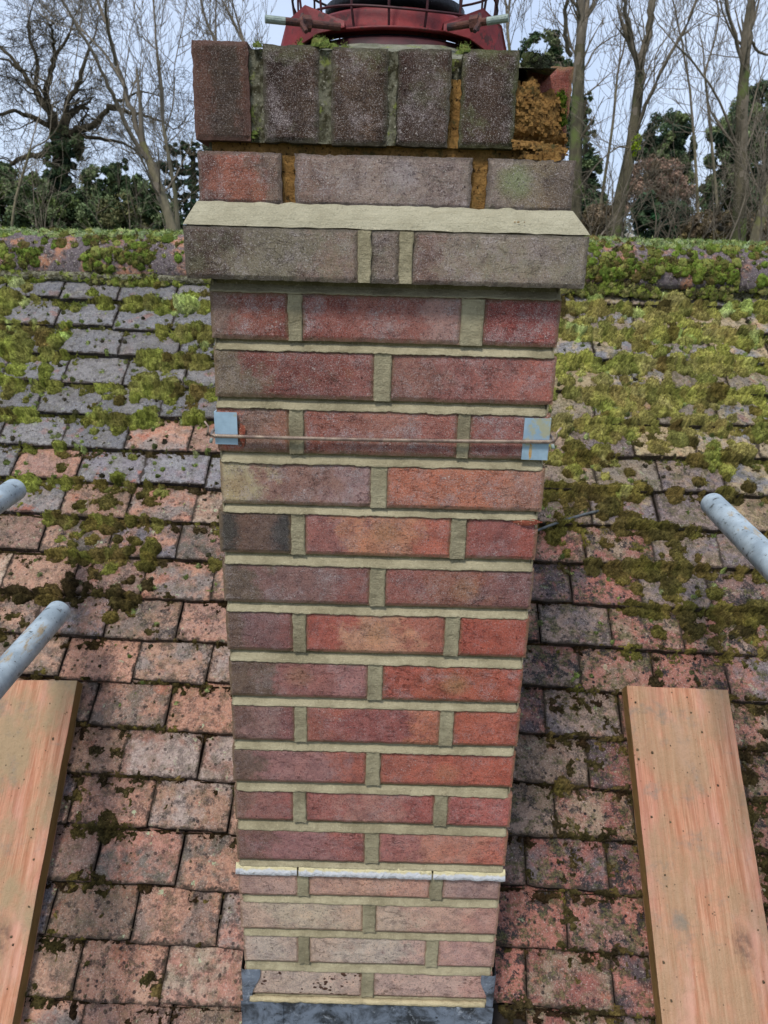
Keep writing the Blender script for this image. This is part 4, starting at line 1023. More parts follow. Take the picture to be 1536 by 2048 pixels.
patch('rust_streak', pz(1060, 900).x, pz(1060, 902).z, .004, .024, CHY0-.0040, mat_plain('rust_stain', lin('b98a4a'), lin('a9a184'), 120, .8), 9, plr, th=.0002)
L0 = pz(433, 869); R0 = pz(1096, 881); yw = CHY0-.0075; wire = empty('wire_rope', (0, yw, (L0.z+R0.z)/2)); tag(wire, 'thin twisted steel wire stretched across the chimney between two plates', 'wire')
WO = Vector(wire.location); nst = 3; n = 260
for s_ in range(nst):
    pts = []; 
    for i in range(n+1):
        t = i/n; x = lerp(L0.x-.002, R0.x+.001, t); z = lerp(L0.z, R0.z, t)-.0008*math.sin(math.pi*t)*2; ph = t*2*math.pi*46 + s_*2*math.pi/nst
        pts.append(Vector((x, yw+.0014*math.cos(ph), z+.0014*math.sin(ph)))-WO)
    b = MB(); b.tube(pts, .00145, 6); b.build('strand', STEEL, wire, True)
for sgn, E_ in ((-1, L0), (1, R0)):
    xe = CHX0-.005 if sgn < 0 else CHX1+.005
    b = MB(); b.tube([Vector(p)-WO for p in [(xe-sgn*.006, yw+.0005, E_.z), (xe, yw+.003, E_.z), (xe+sgn*.003, CHY0+.01, E_.z+.001), (xe+sgn*.002, CHY0+.1, E_.z+.002)]], .0021, 8); b.build('strand', STEEL, wire, True)
    b = MB(); b.tube([Vector(p)-WO for p in [(xe+sgn*.001, yw, E_.z-.001), (xe+sgn*.004, yw-.002, E_.z+.006), (xe+sgn*.003, yw, E_.z+.012), (xe+sgn*.009 if sgn > 0 else xe-.008, yw+.001, E_.z+.019)]], .0014, 8); b.build('wire_tail', STEEL, wire, True)
    b = MB(); b.tube([Vector(p)-WO for p in [(xe-sgn*.001, yw-.001, E_.z-.003), (xe+sgn*.001, yw-.002, E_.z-.009)]], .0022, 8); b.build('wire_tail', ZINC, wire, True)

# ------------------------------------------------------------------ scaffold boards lying on the slope
def board(corner_l, corner_r, low_pt, label, slurry, side):
    h = .056; (xl_, sl_), (xr_, sr_) = roof_of(*corner_l, h), roof_of(*corner_r, h); xb_, sb_ = roof_of(*low_pt, h)
    ex, es = (xl_, sl_) if side == 'left' else (xr_, sr_)
    dirv = Vector((xb_-ex, sb_-es)).normalized(); wv = Vector((-dirv.y, dirv.x)); W = .222; L = 2.3
    if side == 'left': c0 = Vector((ex, es))+wv*W/2 if wv.x > 0 else Vector((ex, es))-wv*W/2
    else: c0 = Vector((ex, es))-wv*W/2 if wv.x > 0 else Vector((ex, es))+wv*W/2
    mid = c0+dirv*L/2
    me_v = []; fs = []; nl, nw = 40, 8; T = .038
    for zz in (T/2, -T/2):
        for j in range(nl+1):
            for i in range(nw+1):
                x = (i/nw-.5)*W; y = (j/nl-.5)*L
                if i in (0, nw): x += .0012*mnoise.noise(Vector((y*14, i, zz)))
                if j in (0, nl): y += .0015*mnoise.noise(Vector((x*60, j, zz)))
                z = zz + .0006*mnoise.noise(Vector((x*30, y*9, 1)))-(.0007 if (i in (0, nw) or j in (0, nl)) and zz > 0 else 0)
                me_v.append((x, y, z))
    N = (nl+1)*(nw+1); c = nw+1
    for j in range(nl):
        for i in range(nw): a = j*c+i; fs.append((a, a+1, a+c+1, a+c)); a += N; fs.append((a, a+c, a+c+1, a+1))
    for j in range(nl): a = j*c; fs.append((a, a+c, a+c+N, a+N)); a += nw; fs.append((a, a+N, a+c+N, a+c))
    for i in range(nw): fs.append((i, i+N, i+1+N, i+1)); a = nl*c+i; fs.append((a, a+1, a+1+N, a+N))
    o = link('scaffold_board', mesh('scaffold_board', me_v, fs), BOARD)
    ang = math.atan2(-dirv.x, -dirv.y); ang = math.atan2(dirv.x, -dirv.y)
    o.matrix_world = Matrix.Translation(roof_pt(mid.x, mid.y, h-T/2)) @ ROOF_M @ Matrix.Rotation(ang, 4, 'Z')
    o['slurry'] = slurry; tag(o, label, 'board', 'scaffold boards on the slope'); return o
board((-60, 1356), (154, 1361), (24, 2048), 'mud smeared wooden board lying on the tiles left of the chimney', .95, 'right')
board((1254, 1371), (1467, 1378), (1325, 2048), 'knotty orange brown wooden board lying on the tiles right of the chimney', .6, 'left')
# ------------------------------------------------------------------ scaffold tubes
def tube(tip, dpx, other, label):
    Zc = FPX*.0483/dpx; r = ray(*tip); A = Vector((0, 0, H)) + r*Zc
    r2 = ray(*other); # same height as the tip: the tube is level
    B = Vector((0, 0, H)) + r2*((A.z-H)/r2.z); d = (B-A).normalized(); B = A + d*1.9
    root = Vector(A); vs = []; fs = []; n = 32; ro, ri = .02415, .0205
    a_ = Vector((0, 0, 1)).cross(d).normalized(); b_ = d.cross(a_)
    prof = [(ri, .12), (ri, .0), (ro-.0006, 0), (ro, .0008), (ro, 1.9), (ri, 1.9)]
    M3 = Matrix((a_, d, b_)).transposed().to_4x4(); M3.translation = A
    for rr, l_ in prof:
        for k in range(n): q_ = 2*math.pi*k/n; vs.append((rr*math.cos(q_), l_, rr*math.sin(q_)))
    for i in range(len(prof)-1):
        for k in range(n): fs.append((i*n+k, i*n+(k+1) % n, (i+1)*n+(k+1) % n, (i+1)*n+k))
    fs.append(tuple(range(n)))
    o = link('scaffold_tube', mesh('scaffold_tube', vs, fs, True), TUBE); o.matrix_world = M3
    try: o.data.set_sharp_from_angle(angle=.6)
    except Exception: pass
    tag(o, label, 'scaffold tube', 'scaffold tube ends over the roof')
tube((30, 979), 45, (0, 999), 'upper grey scaffold tube end at the left side')
tube((118, 1222), 46, (0, 1356), 'lower left scaffold tube end smeared with mortar above the board')
tube((1425, 1008), 46.5, (1536, 1120), 'scaffold tube end sticking in from the right over the mossy tiles')

# ------------------------------------------------------------------ cable, leaves and grass in the moss
pts = [(1060, 1068), (1082, 1058), (1110, 1047), (1140, 1037), (1170, 1028), (1195, 1022), (1215, 1018), (1224, 1014), (1232, 1008)]
P_ = [roof_pt(*roof_of(x, y, .022), .022) for x, y in pts]; P_[-1].z += .0
c0 = P_[0].copy(); b = MB(); b.tube([p-c0 for p in P_], [.0036]*7+[.0028, .0016], 8); o = b.build('cable', CABLE, None, True); o.location = c0
tag(o, 'short length of dark grey cable poking out right of the chimney', 'cable')
GR = mat_plain('grass_blade', lin('7d8f4a'), lin('9aa068'), 40, .8)
def tuft(px, py, n, ln, label, up=1.0):
    x, s = roof_of(px, py, .01); base_ = roof_pt(x, s, .006); b = MB()
    for _ in range(n):
        a = rd.uniform(0, 2*math.pi); L = ln*rd.uniform(.5, 1.1); out = rd.uniform(.3, 1.1)
        d = Vector((math.cos(a)*out, -.35+math.sin(a)*out*.5, up)).normalized(); p0 = Vector((rd.uniform(-.006, .006), 0, rd.uniform(-.003, .003))); w_ = Vector((math.sin(a), 0, math.cos(a)))*.0009
        p1 = p0+d*L*.55; p2 = p0+d*L*.9+Vector((0, -.2, -.45))*L*.35; 
        b.add([p0-w_, p0+w_, p1+w_*.8, p1-w_*.8, p2], [(0, 1, 2, 3), (3, 2, 4)])
    o = b.build('grass_tuft', GR); o.location = base_; tag(o, label, 'grass'); return o
tuft(1100, 1028, 34, .045, 'tuft of green grass beside the grey cable at the right chimney edge')
tuft(1112, 995, 12, .03, 'small grass tuft just above the larger one right of the chimney')
tuft(432, 1185, 18, .04, 'sprig of green grass against the left chimney edge', .5)
tuft(1258, 1210, 7, .03, 'thin grass blades in the moss above the right board')
tuft(1320, 1340, 5, .025, 'few pale grass blades just above the top of the right board')
items = []
for (px, py, r) in ((515, 88, .006), (600, 84, .004), (638, 86, .009), (650, 88, .009), (668, 91, .006), (690, 93, .005), (930, 97, .008), (922, 102, .006), (507, 270, .004), (510, 262, .004)):
    items.append((at(px, py+6, C3Y+.008), Vector((0, -.3, .95)).normalized(), r, .8, lin('747f44')))
for _ in range(26):
    items.append((at(rd.uniform(1046, 1092), rd.uniform(118, 140), C3Y+.03), Vector((rd.uniform(-.4, .4), -.5, .8)).normalized(), rd.uniform(.004, .009), .9, lin(rd.choice(('3a4030', '2b2c22', '4c5236')))))
for _ in range(16):
    items.append((at(1122+rd.uniform(-5, 5), rd.uniform(185, 262), C3Y+.052), Vector((rd.uniform(-.4, .4), -.9, .3)).normalized(), rd.uniform(.003, .006), .8, lin(rd.choice(('5a6a22', '46541c')))))
Pc, Cc = cushion_mesh(items, 'moss', 'little moss tufts on top of the chimney cap bricks')
fuzz(Pc, Cc, np.array([0, -.4, .9]), 2200, .0035, .0006, 'moss', 'fine shoots of the moss on the chimney cap')
# grit and dead leaves fallen on tiles and boards
vs = []; fs = []
for _ in range(2600):
    x = rd.uniform(-1., 1.); s = rd.uniform(-.3, 1.2)
    if CHX0-.01 < x < CHX1+.01 and s < .62: continue
    k_ = int((x-XR[0])/ST_); j_ = int((s-SR[0])/ST_); crumb(roof_pt(x, s, base[j_, k_]+.0022), rd.uniform(.0008, .0032), vs, fs)
for ob in [o_ for o_ in bpy.data.objects if o_.name.startswith('scaffold_board')]:
    for _ in range(110):
        r_ = min(.0024, max(.0006, rd.expovariate(1/.0011))); edge_ = rd.random() < .5
        px_ = rd.uniform(-.105, .105) if not edge_ else rd.choice((-1, 1))*rd.uniform(.07, .105)
        crumb(ob.matrix_world @ Vector((px_, rd.uniform(-.2, 1.14), .0192+r_*.2)), r_, vs, fs)
tag(link('grit', mesh('grit', vs, fs), mat_plain('dark_debris', lin('3b2f24'), lin('6a5c44'), 60, .95)), 'dark crumbs of moss and dirt scattered on the tiles and boards', 'debris', kind='stuff')

# ------------------------------------------------------------------ trees beyond the ridge
class Tubes:
    def __init__(s): s.g = {}
    def add(s, pts, rad):
        r0 = max(rad); n = 8 if r0 > .07 else (5 if r0 > .025 else 3); s.g.setdefault((len(pts), n), []).append((pts, rad))
    def mesh(s, name):
        V = []; Fq = []; off = 0
        for (k, n), L in s.g.items():
            P = np.array([p for p, _ in L]); Rr = np.array([r for _, r in L]); T = np.gradient(P, axis=1); T /= np.linalg.norm(T, axis=2, keepdims=True)+1e-9
            ref = np.where(np.abs(T[..., 2:3]) > .9, np.array([1., 0, 0]), np.array([0, 0, 1.])); A = np.cross(T, ref); A /= np.linalg.norm(A, axis=2, keepdims=True)+1e-9; B = np.cross(T, A)
            q_ = 2*np.pi*np.arange(n)/n
            ring = P[:, :, None, :] + Rr[:, :, None, None]*(A[:, :, None, :]*np.cos(q_)[None, None, :, None] + B[:, :, None, :]*np.sin(q_)[None, None, :, None])
            V.append(ring.reshape(-1, 3)); m_ = len(L); id_ = (np.arange(m_*k*n)+off).reshape(m_, k, n); nxt = np.roll(id_, -1, 2)
            Fq.append(np.stack([id_[:, :-1], nxt[:, :-1], nxt[:, 1:], id_[:, 1:]], -1).reshape(-1, 4)); off += m_*k*n
        return mesh(name, np.concatenate(V), np.concatenate(Fq), True)
def unit(v): return v/(np.linalg.norm(v)+1e-9)
def grow(T, p, d, L, r, lev, rg, up, bend, kids, pend=0.):
    n = 6 if lev > 1 else 4; pts = [p]; rad = [r]; st = L/(n-1)
    for i in range(1, n):
        d = unit(d + rg.normal(0, bend, 3) + np.array([0, 0, up])); pts.append(pts[-1]+d*st); rad.append(max(.0038, r*(1-.78*i/(n-1))))
    T.add(np.array(pts), np.array(rad))
    if lev <= 0: return
    for _ in range(kids[lev-1] if lev-1 < len(kids) else 3):
        t = rg.uniform(.2, 1.); i = min(n-2, int(t*(n-1))); q_ = pts[i] + (pts[i+1]-pts[i])*rg.random()
        dd = unit(pts[i+1]-pts[i]); side = unit(np.cross(dd, rg.normal(0, 1, 3))); ang = rg.uniform(.35, .95)
        grow(T, q_, unit(dd*math.cos(ang)+side*math.sin(ang)), L*rg.uniform(.4, .68), max(.0045, rad[i]*.45), lev-1, rg, up, bend, kids, pend)
def limb(T, px, D, w0, w1, rg, sub, Ls, up, bend, kids, dz=0., start=.15):
    """px: the limb's course; D: distance (or one per point); w0, w1: widths in the view"""
    Ds = D if hasattr(D, '__len__') else [D]*len(px)
    P = np.array([tuple(at(x, y, dd)) for (x, y), dd in zip(px, Ds)])
    # smooth the course
    t = np.arange(len(P)); tt = np.linspace(0, len(P)-1, (len(P)-1)*4+1); Pi = np.stack([np.interp(tt, t, P[:, i]) for i in range(3)], 1)
    for _ in range(2): Pi[1:-1] = (Pi[:-2]+2*Pi[1:-1]+Pi[2:])/4
    Dm = float(np.mean(Ds)); r0, r1 = w0*Dm/FPX/2, w1*Dm/FPX/2; rad = np.linspace(r0, r1, len(Pi)); Pi[1:-1] += rg.normal(0, r0*.25, (len(Pi)-2, 3))
    T.add(Pi, rad); m_ = len(Pi)
    for _ in range(sub):
        i = int(rg.uniform(start, 1)*(m_-1)); i = min(i, m_-2); dd = unit(Pi[i+1]-Pi[i]); side = unit(np.cross(dd, rg.normal(0, 1, 3))); ang = rg.uniform(.5, 1.15)
        grow(T, Pi[i], unit(dd*math.cos(ang)+side*math.sin(ang)), Ls*rg.uniform(.5, 1.2), max(.009, rad[i]*rg.uniform(.2, .42)), len(kids), rg, up, bend, kids)
    grow(T, Pi[-1], unit(Pi[-1]-Pi[-2]), Ls, r1, len(kids), rg, up, bend, kids)
BK_OAK = mat_bark('oak_bark', lin('5a5446'), lin('403c32'), lin('5c663f')); BK_PALE = mat_bark('pale_smooth_bark', lin('8f846c'), lin('716a57'), lin('74724e')); BK_GR = mat_bark('green_grey_bark', lin('69624f'), lin('4c483c'), lin('626c40'))
TW = mat_bark('twig_bark', lin('82786a'), lin('686052')); TWD = mat_bark('dark_twig_bark', lin('514a3c'), lin('3b362c'))
def tree(name, label, D, trunk, limbs, seed, bark, twig, sub=10, Ls=2.2, up=.05, bend=.12, kids=(4, 5), group=None, foot=None):
    rg = np.random.default_rng(seed); x, y = trunk[0][0]; b0 = at(x, y, D); root = empty(name, (b0.x, b0.y, 0)); tag(root, label, 'tree', group)
    T = Tubes(); px, w0, w1 = trunk; 
    tr = Tubes(); P = np.array([tuple(at(a, c, D)) for a, c in px]); P = np.concatenate([[[b0.x+(foot or 0), b0.y, 0]], P]); rr = np.linspace(w0*1.25, w1, len(P))*D/FPX/2
    tt = np.linspace(0, len(P)-1, (len(P)-1)*5+1); Pi = np.stack([np.interp(tt, np.arange(len(P)), P[:, i]) for i in range(3)], 1); ri = np.interp(tt, np.arange(len(P)), rr)
    for _ in range(2): Pi[1:-1] = (Pi[:-2]+2*Pi[1:-1]+Pi[2:])/4
    tr.add(Pi, ri); me = tr.mesh('trunk'); o = link('trunk', me, bark, root); o.matrix_parent_inverse = Matrix.Translation(-Vector(root.location))
    limb(T, px[1:] if len(px) > 2 else px, D, w1*1.1, w1*.9, rg, sub, Ls, up, bend, kids)
    for (lp, lw0, lw1, dd) in limbs:
        Ds = [D+dd*i/(len(lp)-1) for i in range(len(lp))]; limb(T, lp, Ds, lw0, lw1, rg, sub, Ls, up, bend, kids)
    o = link('crown', T.mesh('crown'), twig, root); o.matrix_parent_inverse = Matrix.Translation(-Vector(root.location)); return root
def foliage(root, name, blobs, n, size, pal, seed, D, clumps=26, shell=.55, droop=0):
    """many small leaf faces in clumps through the volume; blobs are (x, y, rx, ry) as seen, at distance D"""
    g = np.random.default_rng(seed); V = []; Cc_ = []; ar = np.array([b_[2]*b_[3] for b_ in blobs], float); ar /= ar.sum(); pl = np.array([lin(c, 1.4) for c in pal])
    for (bx, by, rx, ry), a in zip(blobs, ar):
        c = np.array(at(bx, by, D)); s = D/FPX; m_ = max(60, int(n*a)); nc = max(6, int(clumps*a*len(blobs)))
        cd = g.normal(0, 1, (nc, 3)); cd /= np.linalg.norm(cd, axis=1)[:, None]; cd *= (g.random((nc, 1))**.5*.45+shell); cd *= np.array([rx, (rx+ry)/2, ry])*s
        cr = g.uniform(.16, .36, nc)*min(rx, ry)*s; i = g.integers(0, nc, m_); d = g.normal(0, 1, (m_, 3)); d /= np.linalg.norm(d, axis=1)[:, None]
        p = c + cd[i] + d*cr[i][:, None]*(g.random((m_, 1))**.4)
        k = pl[g.integers(0, len(pl), nc)][i]*(g.random((m_, 1))*.7+.6)
        sz = size*g.uniform(.5, 1.3, (m_, 1)); a1 = g.normal(0, 1, (m_, 3)); a1 /= np.linalg.norm(a1, axis=1)[:, None]; a1[:, 2] *= 1-droop*.6; a2 = np.cross(a1, g.normal(0, 1, (m_, 3))); a2 /= np.linalg.norm(a2, axis=1)[:, None]
        V.append(np.stack([p-a1*sz, p+a2*sz*.45, p+a1*sz, p-a2*sz*.45], 1).reshape(-1, 3)); Cc_.append(np.repeat(k, 4, 0))
    V = np.concatenate(V); Cc_ = np.concatenate(Cc_); f = np.arange(len(V)).reshape(-1, 4)
    o = link(name, mesh(name, V, f, False, Cc_), LEAF, root)
    if root: o.matrix_parent_inverse = Matrix.Translation(-Vector(root.location))
    return o
G_D = ['303f31', '3a4a38', '28352a', '46563e']; G_M = ['47543a', '3b4834', '535f42', '626c4c']; G_BR = ['5d5140', '6e604c', '4c4436', '7a6a58']
# oak on the left
oak = tree('oak_tree', 'gnarled bare oak with wide crooked limbs and ivy on its trunk at far left', 23, ([(125, 480), (118, 380), (122, 310), (118, 262)], 34, 24), [
    ([(118, 270), (98, 225), (70, 180), (42, 140), (18, 120)], 16, 4, 1.5), ([(112, 262), (92, 200), (98, 150), (112, 108), (105, 60)], 15, 4, -1.5), ([(122, 275), (160, 262), (195, 245), (218, 212), (255, 196)], 17, 4, -1),
    ([(118, 300), (70, 310), (35, 318), (0, 345), (-40, 350)], 12, 4, 2), ([(110, 258), (60, 232), (30, 222), (-15, 235)], 11, 4, -2), ([(128, 262), (135, 200), (160, 160), (172, 110), (190, 70)], 12, 3, 1.5), ([(215, 215), (262, 225), (300, 232), (335, 250)], 8, 3, -1),
    ([(150, 268), (200, 278), (250, 285), (280, 310)], 8, 3, 1), ([(70, 182), (75, 120), (55, 70), (60, 30)], 8, 3, 0), ([(42, 142), (0, 90), (-30, 80)], 7, 3, 1), ([(112, 110), (140, 70), (150, 30)], 6, 3, 0)],
    5, BK_OAK, TWD, sub=8, Ls=1.5, up=.0, bend=.34, kids=(5, 5, 4))
foliage(oak, 'ivy', [(118, 330, 22, 45), (135, 290, 26, 30), (120, 395, 26, 50), (128, 450, 35, 30)], 20000, .07, G_D+G_M, 61, 22.7, 40)
tree('leaning_poplar', 'bare pale tree whose forked stems lean left beside the cap of the chimney', 15, ([(352, 480), (330, 410), (305, 340), (285, 285)], 17, 13), [
    ([(285, 285), (262, 225), (245, 160), (218, 70), (190, -20)], 11, 5, .5), ([(300, 325), (262, 270), (232, 205), (205, 140), (158, 60), (120, -10)], 10, 4, -1), ([(250, 175), (220, 120), (165, 60), (130, 20)], 5, 2, 1), ([(232, 130), (212, 40), (212, -20)], 6, 3, -1)],
    8, BK_PALE, TW, sub=6, Ls=1.3, up=.16, bend=.09, kids=(4, 4))
tree('slender_tree', 'slender pale tree right of the leaning one, its thin stem nearly upright', 16, ([(356, 480), (352, 400), (340, 330), (326, 250)], 8, 6), [([(326, 250), (322, 160), (312, 80), (306, -20)], 6, 3, 0), ([(330, 270), (350, 200), (348, 130), (365, 60)], 3, 2, 1)],
    9, BK_PALE, TW, sub=7, Ls=1.2, up=.2, bend=.08, kids=(4, 4))
tree('arching_sapling', 'thin bare saplings crossing the oak from low left up to the centre', 14, ([(20, 480), (30, 400), (60, 300)], 5, 4), [([(60, 300), (110, 270), (140, 190), (155, 100)], 3, 2, 0)], 11, BK_PALE, TW, sub=5, Ls=1., up=.1, bend=.12, kids=(4, 4))
for i, (tr_, lb) in enumerate((([(560, 480), (520, 200), (490, 90), (455, 20), (430, -30)], 'bare young tree just left of the cowl'), ([(470, 480), (440, 200), (432, 90), (405, 20), (396, -30)], 'bare young tree rising over the left end of the cap'), ([(1050, 480), (1030, 200), (1015, 60), (1020, -20)], 'bare young tree just right of the cowl'))):
    tree('young_tree', lb, 17+i, (tr_[:3], 7, 5), [(tr_[2:], 5, 3, 0)], 20+i, BK_PALE, TW, sub=9, Ls=1.3, up=.2, bend=.08, kids=(4, 4), group='young trees behind the chimney')
# right hand group
t1 = tree('tall_tree', 'straight grey trunk rising just right of the chimney head', 17, ([(1148, 480), (1150, 330), (1156, 200), (1160, 90)], 25, 18), [([(1160, 90), (1160, 20), (1165, -40)], 16, 12, 0), ([(1142, 110), (1126, 60), (1140, -20)], 9, 6, -.6), ([(1158, 60), (1185, 10), (1200, -20)], 6, 4, .5), ([(1158, 160), (1195, 90), (1235, 70)], 4, 2, 1)], 31, BK_GR, TW, sub=6, Ls=1.3, up=.15, bend=.1, kids=(4, 3), group='tall bare trees right of the chimney')
t2 = tree('tall_tree', 'leaning forked trunk with a mossy green patch, middle of the right hand trees', 17.5, ([(1225, 490), (1240, 400), (1262, 300), (1275, 200), (1280, 140)], 24, 15), [([(1280, 140), (1294, 80), (1302, 20), (1310, -40)], 14, 11, 0), ([(1276, 138), (1262, 70), (1250, 20), (1246, -30)], 9, 6, -.5), ([(1270, 270), (1300, 190), (1320, 145), (1360, 80), (1398, -10)], 8, 5, -.8), ([(1262, 300), (1240, 290), (1200, 320), (1170, 360)], 4, 2, -1), ([(1308, 165), (1308, 110), (1345, 60), (1370, 40)], 3, 2, 1)], 32, BK_GR, TW, sub=6, Ls=1.3, up=.15, bend=.1, kids=(4, 3), group='tall bare trees right of the chimney')
foliage(t2, 'moss_patch', [(1272, 290, 6, 18)], 700, .05, ['8a9a2a', '7a8c22'], 71, 17.3, 12)
t3 = tree('tall_tree', 'thick upright trunk at the right edge with curving side limbs', 16, ([(1478, 490), (1480, 400), (1482, 300), (1484, 200), (1490, 130)], 24, 17), [([(1490, 130), (1498, 60), (1505, -30)], 16, 12, 0), ([(1484, 130), (1472, 70), (1452, 20), (1450, -30)], 7, 5, -.5), ([(1486, 320), (1460, 260), (1440, 200), (1400, 140), (1352, 90)], 5, 3, -.7), ([(1500, 80), (1520, 108), (1545, 110)], 5, 4, .5), ([(1486, 330), (1505, 400), (1500, 440)], 5, 3, .2)], 33, BK_GR, TW, sub=6, Ls=1.3, up=.15, bend=.1, kids=(4, 3), group='tall bare trees right of the chimney')
tree('tall_tree', 'pale slanting trunk at the lower right corner of the trees', 15, ([(1508, 490), (1520, 440), (1542, 370)], 20, 16), [([(1542, 370), (1570, 280), (1590, 200)], 12, 8, 0)], 34, BK_PALE, TW, sub=4, Ls=1.2, up=.15, bend=.1, kids=(4, 4), group='tall bare trees right of the chimney')
for i, (tr_, lb) in enumerate((([(1190, 480), (1225, 260), (1235, 150), (1255, 60), (1260, -20)], 'very thin bare tree between the first two tall trunks'), ([(1400, 480), (1390, 300), (1380, 180), (1360, 60), (1340, -20)], 'thin bare tree halfway between forked trunk and thick trunk'), ([(1440, 480), (1425, 300), (1410, 150), (1440, 40), (1430, -20)], 'thin bare tree close left of the thick right trunk'))):
    tree('thin_tree', lb, 19+i, (tr_[:3], 6, 4), [(tr_[2:], 4, 2, 0)], 40+i, BK_PALE, TW, sub=8, Ls=1.3, up=.16, bend=.1, kids=(4, 3), group='thin trees between the tall trunks')
def evergreen(name, label, D, blobs, n, size, pal, seed, trunk_px, clumps=40, group=None, droop=0, cat='tree'):
    b0 = at(trunk_px[0][0], trunk_px[0][1], D); root = empty(name, (b0.x, b0.y, 0)); tag(root, label, cat, group)
    T = Tubes(); P = np.array([[b0.x, b0.y, 0]]+[tuple(at(x, y, D)) for x, y in trunk_px]); T.add(P, np.linspace(.22, .05, len(P)))
    rg = np.random.default_rng(seed)
    for (bx, by, rx, ry) in blobs:
        c = np.array(at(bx, by, D))
        for _ in range(7): grow(T, c-np.array([0, 0, ry*D/FPX*.6]), unit(rg.normal(0, 1, 3)+np.array([0, 0, .6])), (rx+ry)/2*D/FPX*1.1, .05, 1, rg, .03, .2, (4,))
    o = link('trunk', T.mesh('trunk'), BK_OAK, root); o.matrix_parent_inverse = Matrix.Translation(-Vector(root.location))
    foliage(root, 'crown', blobs, n, size, pal, seed, D, clumps, droop=droop)
    if cat == 'bush':                             # the bush goes on down to the ground behind the roof
        x0 = sum(b_[0] for b_ in blobs)/len(blobs); foliage(root, 'crown', [(x0+dx, 620+dy, 70, 90) for dx in (-50, 50) for dy in (0, 150)], 5000, .16, pal, seed+500, D, 50)
    return root
evergreen('evergreen_tree', 'round topped dark evergreen between the forked trunk and the thick right trunk', 27, [(1335, 268, 42, 34), (1322, 305, 36, 28), (1365, 300, 22, 34), (1345, 350, 36, 40), (1290, 300, 20, 20)], 52000, .045, G_D+G_M+['66704c'], 81, [(1340, 480), (1335, 300)])
evergreen('evergreen_tree', 'broad dark evergreen behind the thick trunk at the right edge', 25, [(1520, 225, 44, 40), (1475, 262, 44, 44), (1455, 300, 36, 45), (1520, 330, 48, 60), (1440, 390, 40, 45), (1500, 410, 55, 50)], 90000, .05, G_D+G_M+['66704c'], 82, [(1495, 480), (1495, 280)])
evergreen('evergreen_tree', 'narrow dark conifer hugging the trunk next to the chimney head', 24, [(1170, 215, 10, 30), (1172, 290, 14, 40), (1175, 360, 22, 45), (1180, 430, 34, 40)], 14000, .07, G_D+G_M, 83, [(1172, 480), (1170, 200)], droop=.5)
evergreen('pine_tree', 'green pine top peeping over the broken corner of the cap', 26, [(1085, 105, 38, 32), (1100, 150, 40, 30), (1070, 170, 30, 40), (1110, 240, 40, 60)], 22000, .07, ['3d4c34', '4e5a3e', '2c3a2a', '5c6348'], 84, [(1085, 480), (1088, 120)], droop=.4)
evergreen('cedar_tree', 'dark green cedar with level branches behind the slender tree', 26, [(378, 300, 44, 12), (365, 335, 55, 12), (385, 370, 50, 14), (352, 405, 65, 14), (380, 445, 60, 20)], 22000, .07, G_D+['2b4436', '3c5040'], 85, [(385, 480), (388, 300)], clumps=60, droop=.6)
evergreen('yew_bush', 'dark green bushes behind the ridge at the far left', 19, [(10, 425, 60, 50), (95, 435, 50, 42), (50, 385, 45, 34), (150, 440, 40, 44), (5, 360, 26, 30)], 60000, .045, G_M+['4f5a34', '3c4630'], 86, [(50, 480), (50, 430)], cat='bush', clumps=60)
evergreen('yew_bush', 'deep green bushes below the oak limbs near the leaning tree', 19.5, [(180, 430, 60, 46), (250, 425, 55, 48), (310, 435, 45, 42), (205, 370, 36, 34), (290, 395, 34, 36), (245, 350, 22, 26)], 60000, .045, G_M+['56553a', '2f3c28'], 87, [(220, 480), (220, 430)], cat='bush', clumps=60)
evergreen('holly_bush', 'dark holly mass low between the forked trunk and the thin trees', 21, [(1330, 445, 50, 36), (1300, 420, 30, 26), (1355, 470, 40, 24)], 26000, .06, G_D+['2c4a30'], 88, [(1335, 480), (1335, 430)], cat='bush', clumps=50)
evergreen('brown_bush', 'russet brown twiggy bush below the round evergreen', 24, [(1310, 355, 50, 34), (1345, 385, 40, 30), (1270, 395, 30, 34)], 26000, .04, ['7a6458', '8a7264', '66544a', '5c5042'], 89, [(1310, 480), (1310, 380)], cat='bush', clumps=60)
evergreen('bramble_thicket', 'brown brambles and twigs along the ridge at the right edge', 18, [(1430, 455, 60, 28), (1500, 460, 50, 26), (1200, 450, 42, 34), (1390, 470, 30, 20)], 30000, .035, G_BR+['6f6244'], 90, [(1440, 480), (1440, 450)], cat='bush', clumps=80)
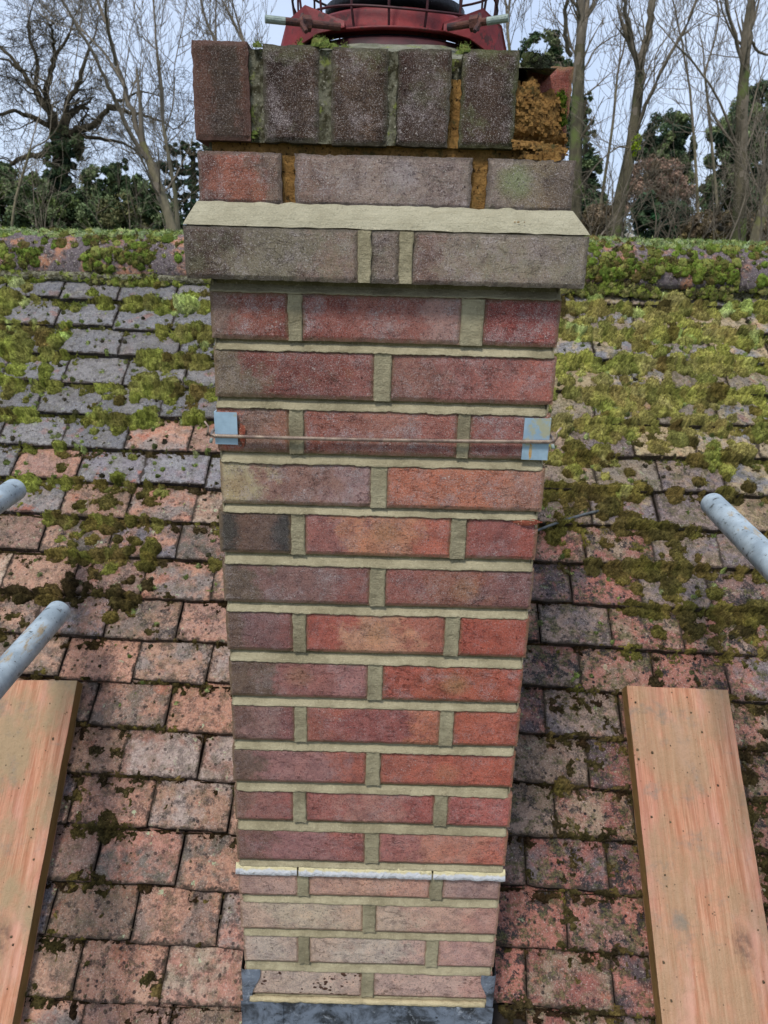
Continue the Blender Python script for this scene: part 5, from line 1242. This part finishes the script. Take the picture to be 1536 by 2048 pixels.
# twiggy thickets: bare shrubs that fill the low band
def thicket(label, x0, x1, D, n, seed, m=TW):
    rg = np.random.default_rng(seed); T = Tubes(); c = at((x0+x1)/2, 480, D); root = empty('bare_shrub', (c.x, c.y, 0)); tag(root, label, 'shrub', 'bare shrubs along the ridge line')
    for _ in range(n):
        b_ = at(rg.uniform(x0, x1), 520, D+rg.uniform(-1, 1)); grow(T, np.array(b_), unit(np.array([rg.normal(0, .35), rg.normal(0, .2), 1.])), rg.uniform(1., 2.6), .02, 2, rg, .05, .16, (4, 5))
    o = link('stems', T.mesh('stems'), m, root); o.matrix_parent_inverse = Matrix.Translation(-Vector(root.location))
thicket('brown leafless shrubs at the foot of the leaning tree', 200, 360, 17, 9, 51); thicket('grey leafless shrubs low at the far left edge', -20, 170, 17.5, 6, 52)
thicket('leafless shrubs between the chimney and the forked trunk', 1150, 1290, 16.5, 14, 53); thicket('leafless shrubs right of the forked trunk', 1290, 1420, 18, 16, 54); thicket('leafless shrubs at the right edge below the thick trunk', 1420, 1560, 14.5, 15, 55)
# far wood that closes the view
far = foliage(None, 'distant_wood', [(x, 560+12*math.sin(x*.02), 110, 104+12*math.sin(x*.013)) for x in range(-900, 2500, 110)], 90000, .45, ['5d5f58', '6c6a62', '4e5448', '7a756c'], 91, 75, 300)
tag(far, 'grey brown winter wood far behind the trees', 'wood', kind='stuff')
# the distant roof glimpsed low between trees
p = at(1405, 462, 60); hs = empty('distant_house', (p.x, p.y, 0)); tag(hs, 'small pale roofed building far off low between the right hand trees', 'house')
b = MB(); b.box((-2.3, -2, 0), (2.3, 2, p.z-.3)); b.build('wall', mat_plain('pale_render', lin('a09a90'), lin('8c877e'), 1), hs)
b = MB(); b.add([(-2.6, -2.3, p.z-.4), (2.6, -2.3, p.z-.4), (2.6, 2.3, p.z-.4), (-2.6, 2.3, p.z-.4), (-2.2, 0, p.z+.75), (2.2, 0, p.z+.75)], [(0, 1, 5, 4), (2, 3, 4, 5), (1, 2, 5), (3, 0, 4), (3, 2, 1, 0)]); b.build('roof', mat_plain('pale_grey_roof', lin('9a9a9e'), lin('87868a'), 1), hs)
print('tiles', ntile, 'moss cushions', cnt, 'moss faces', len(fm_))
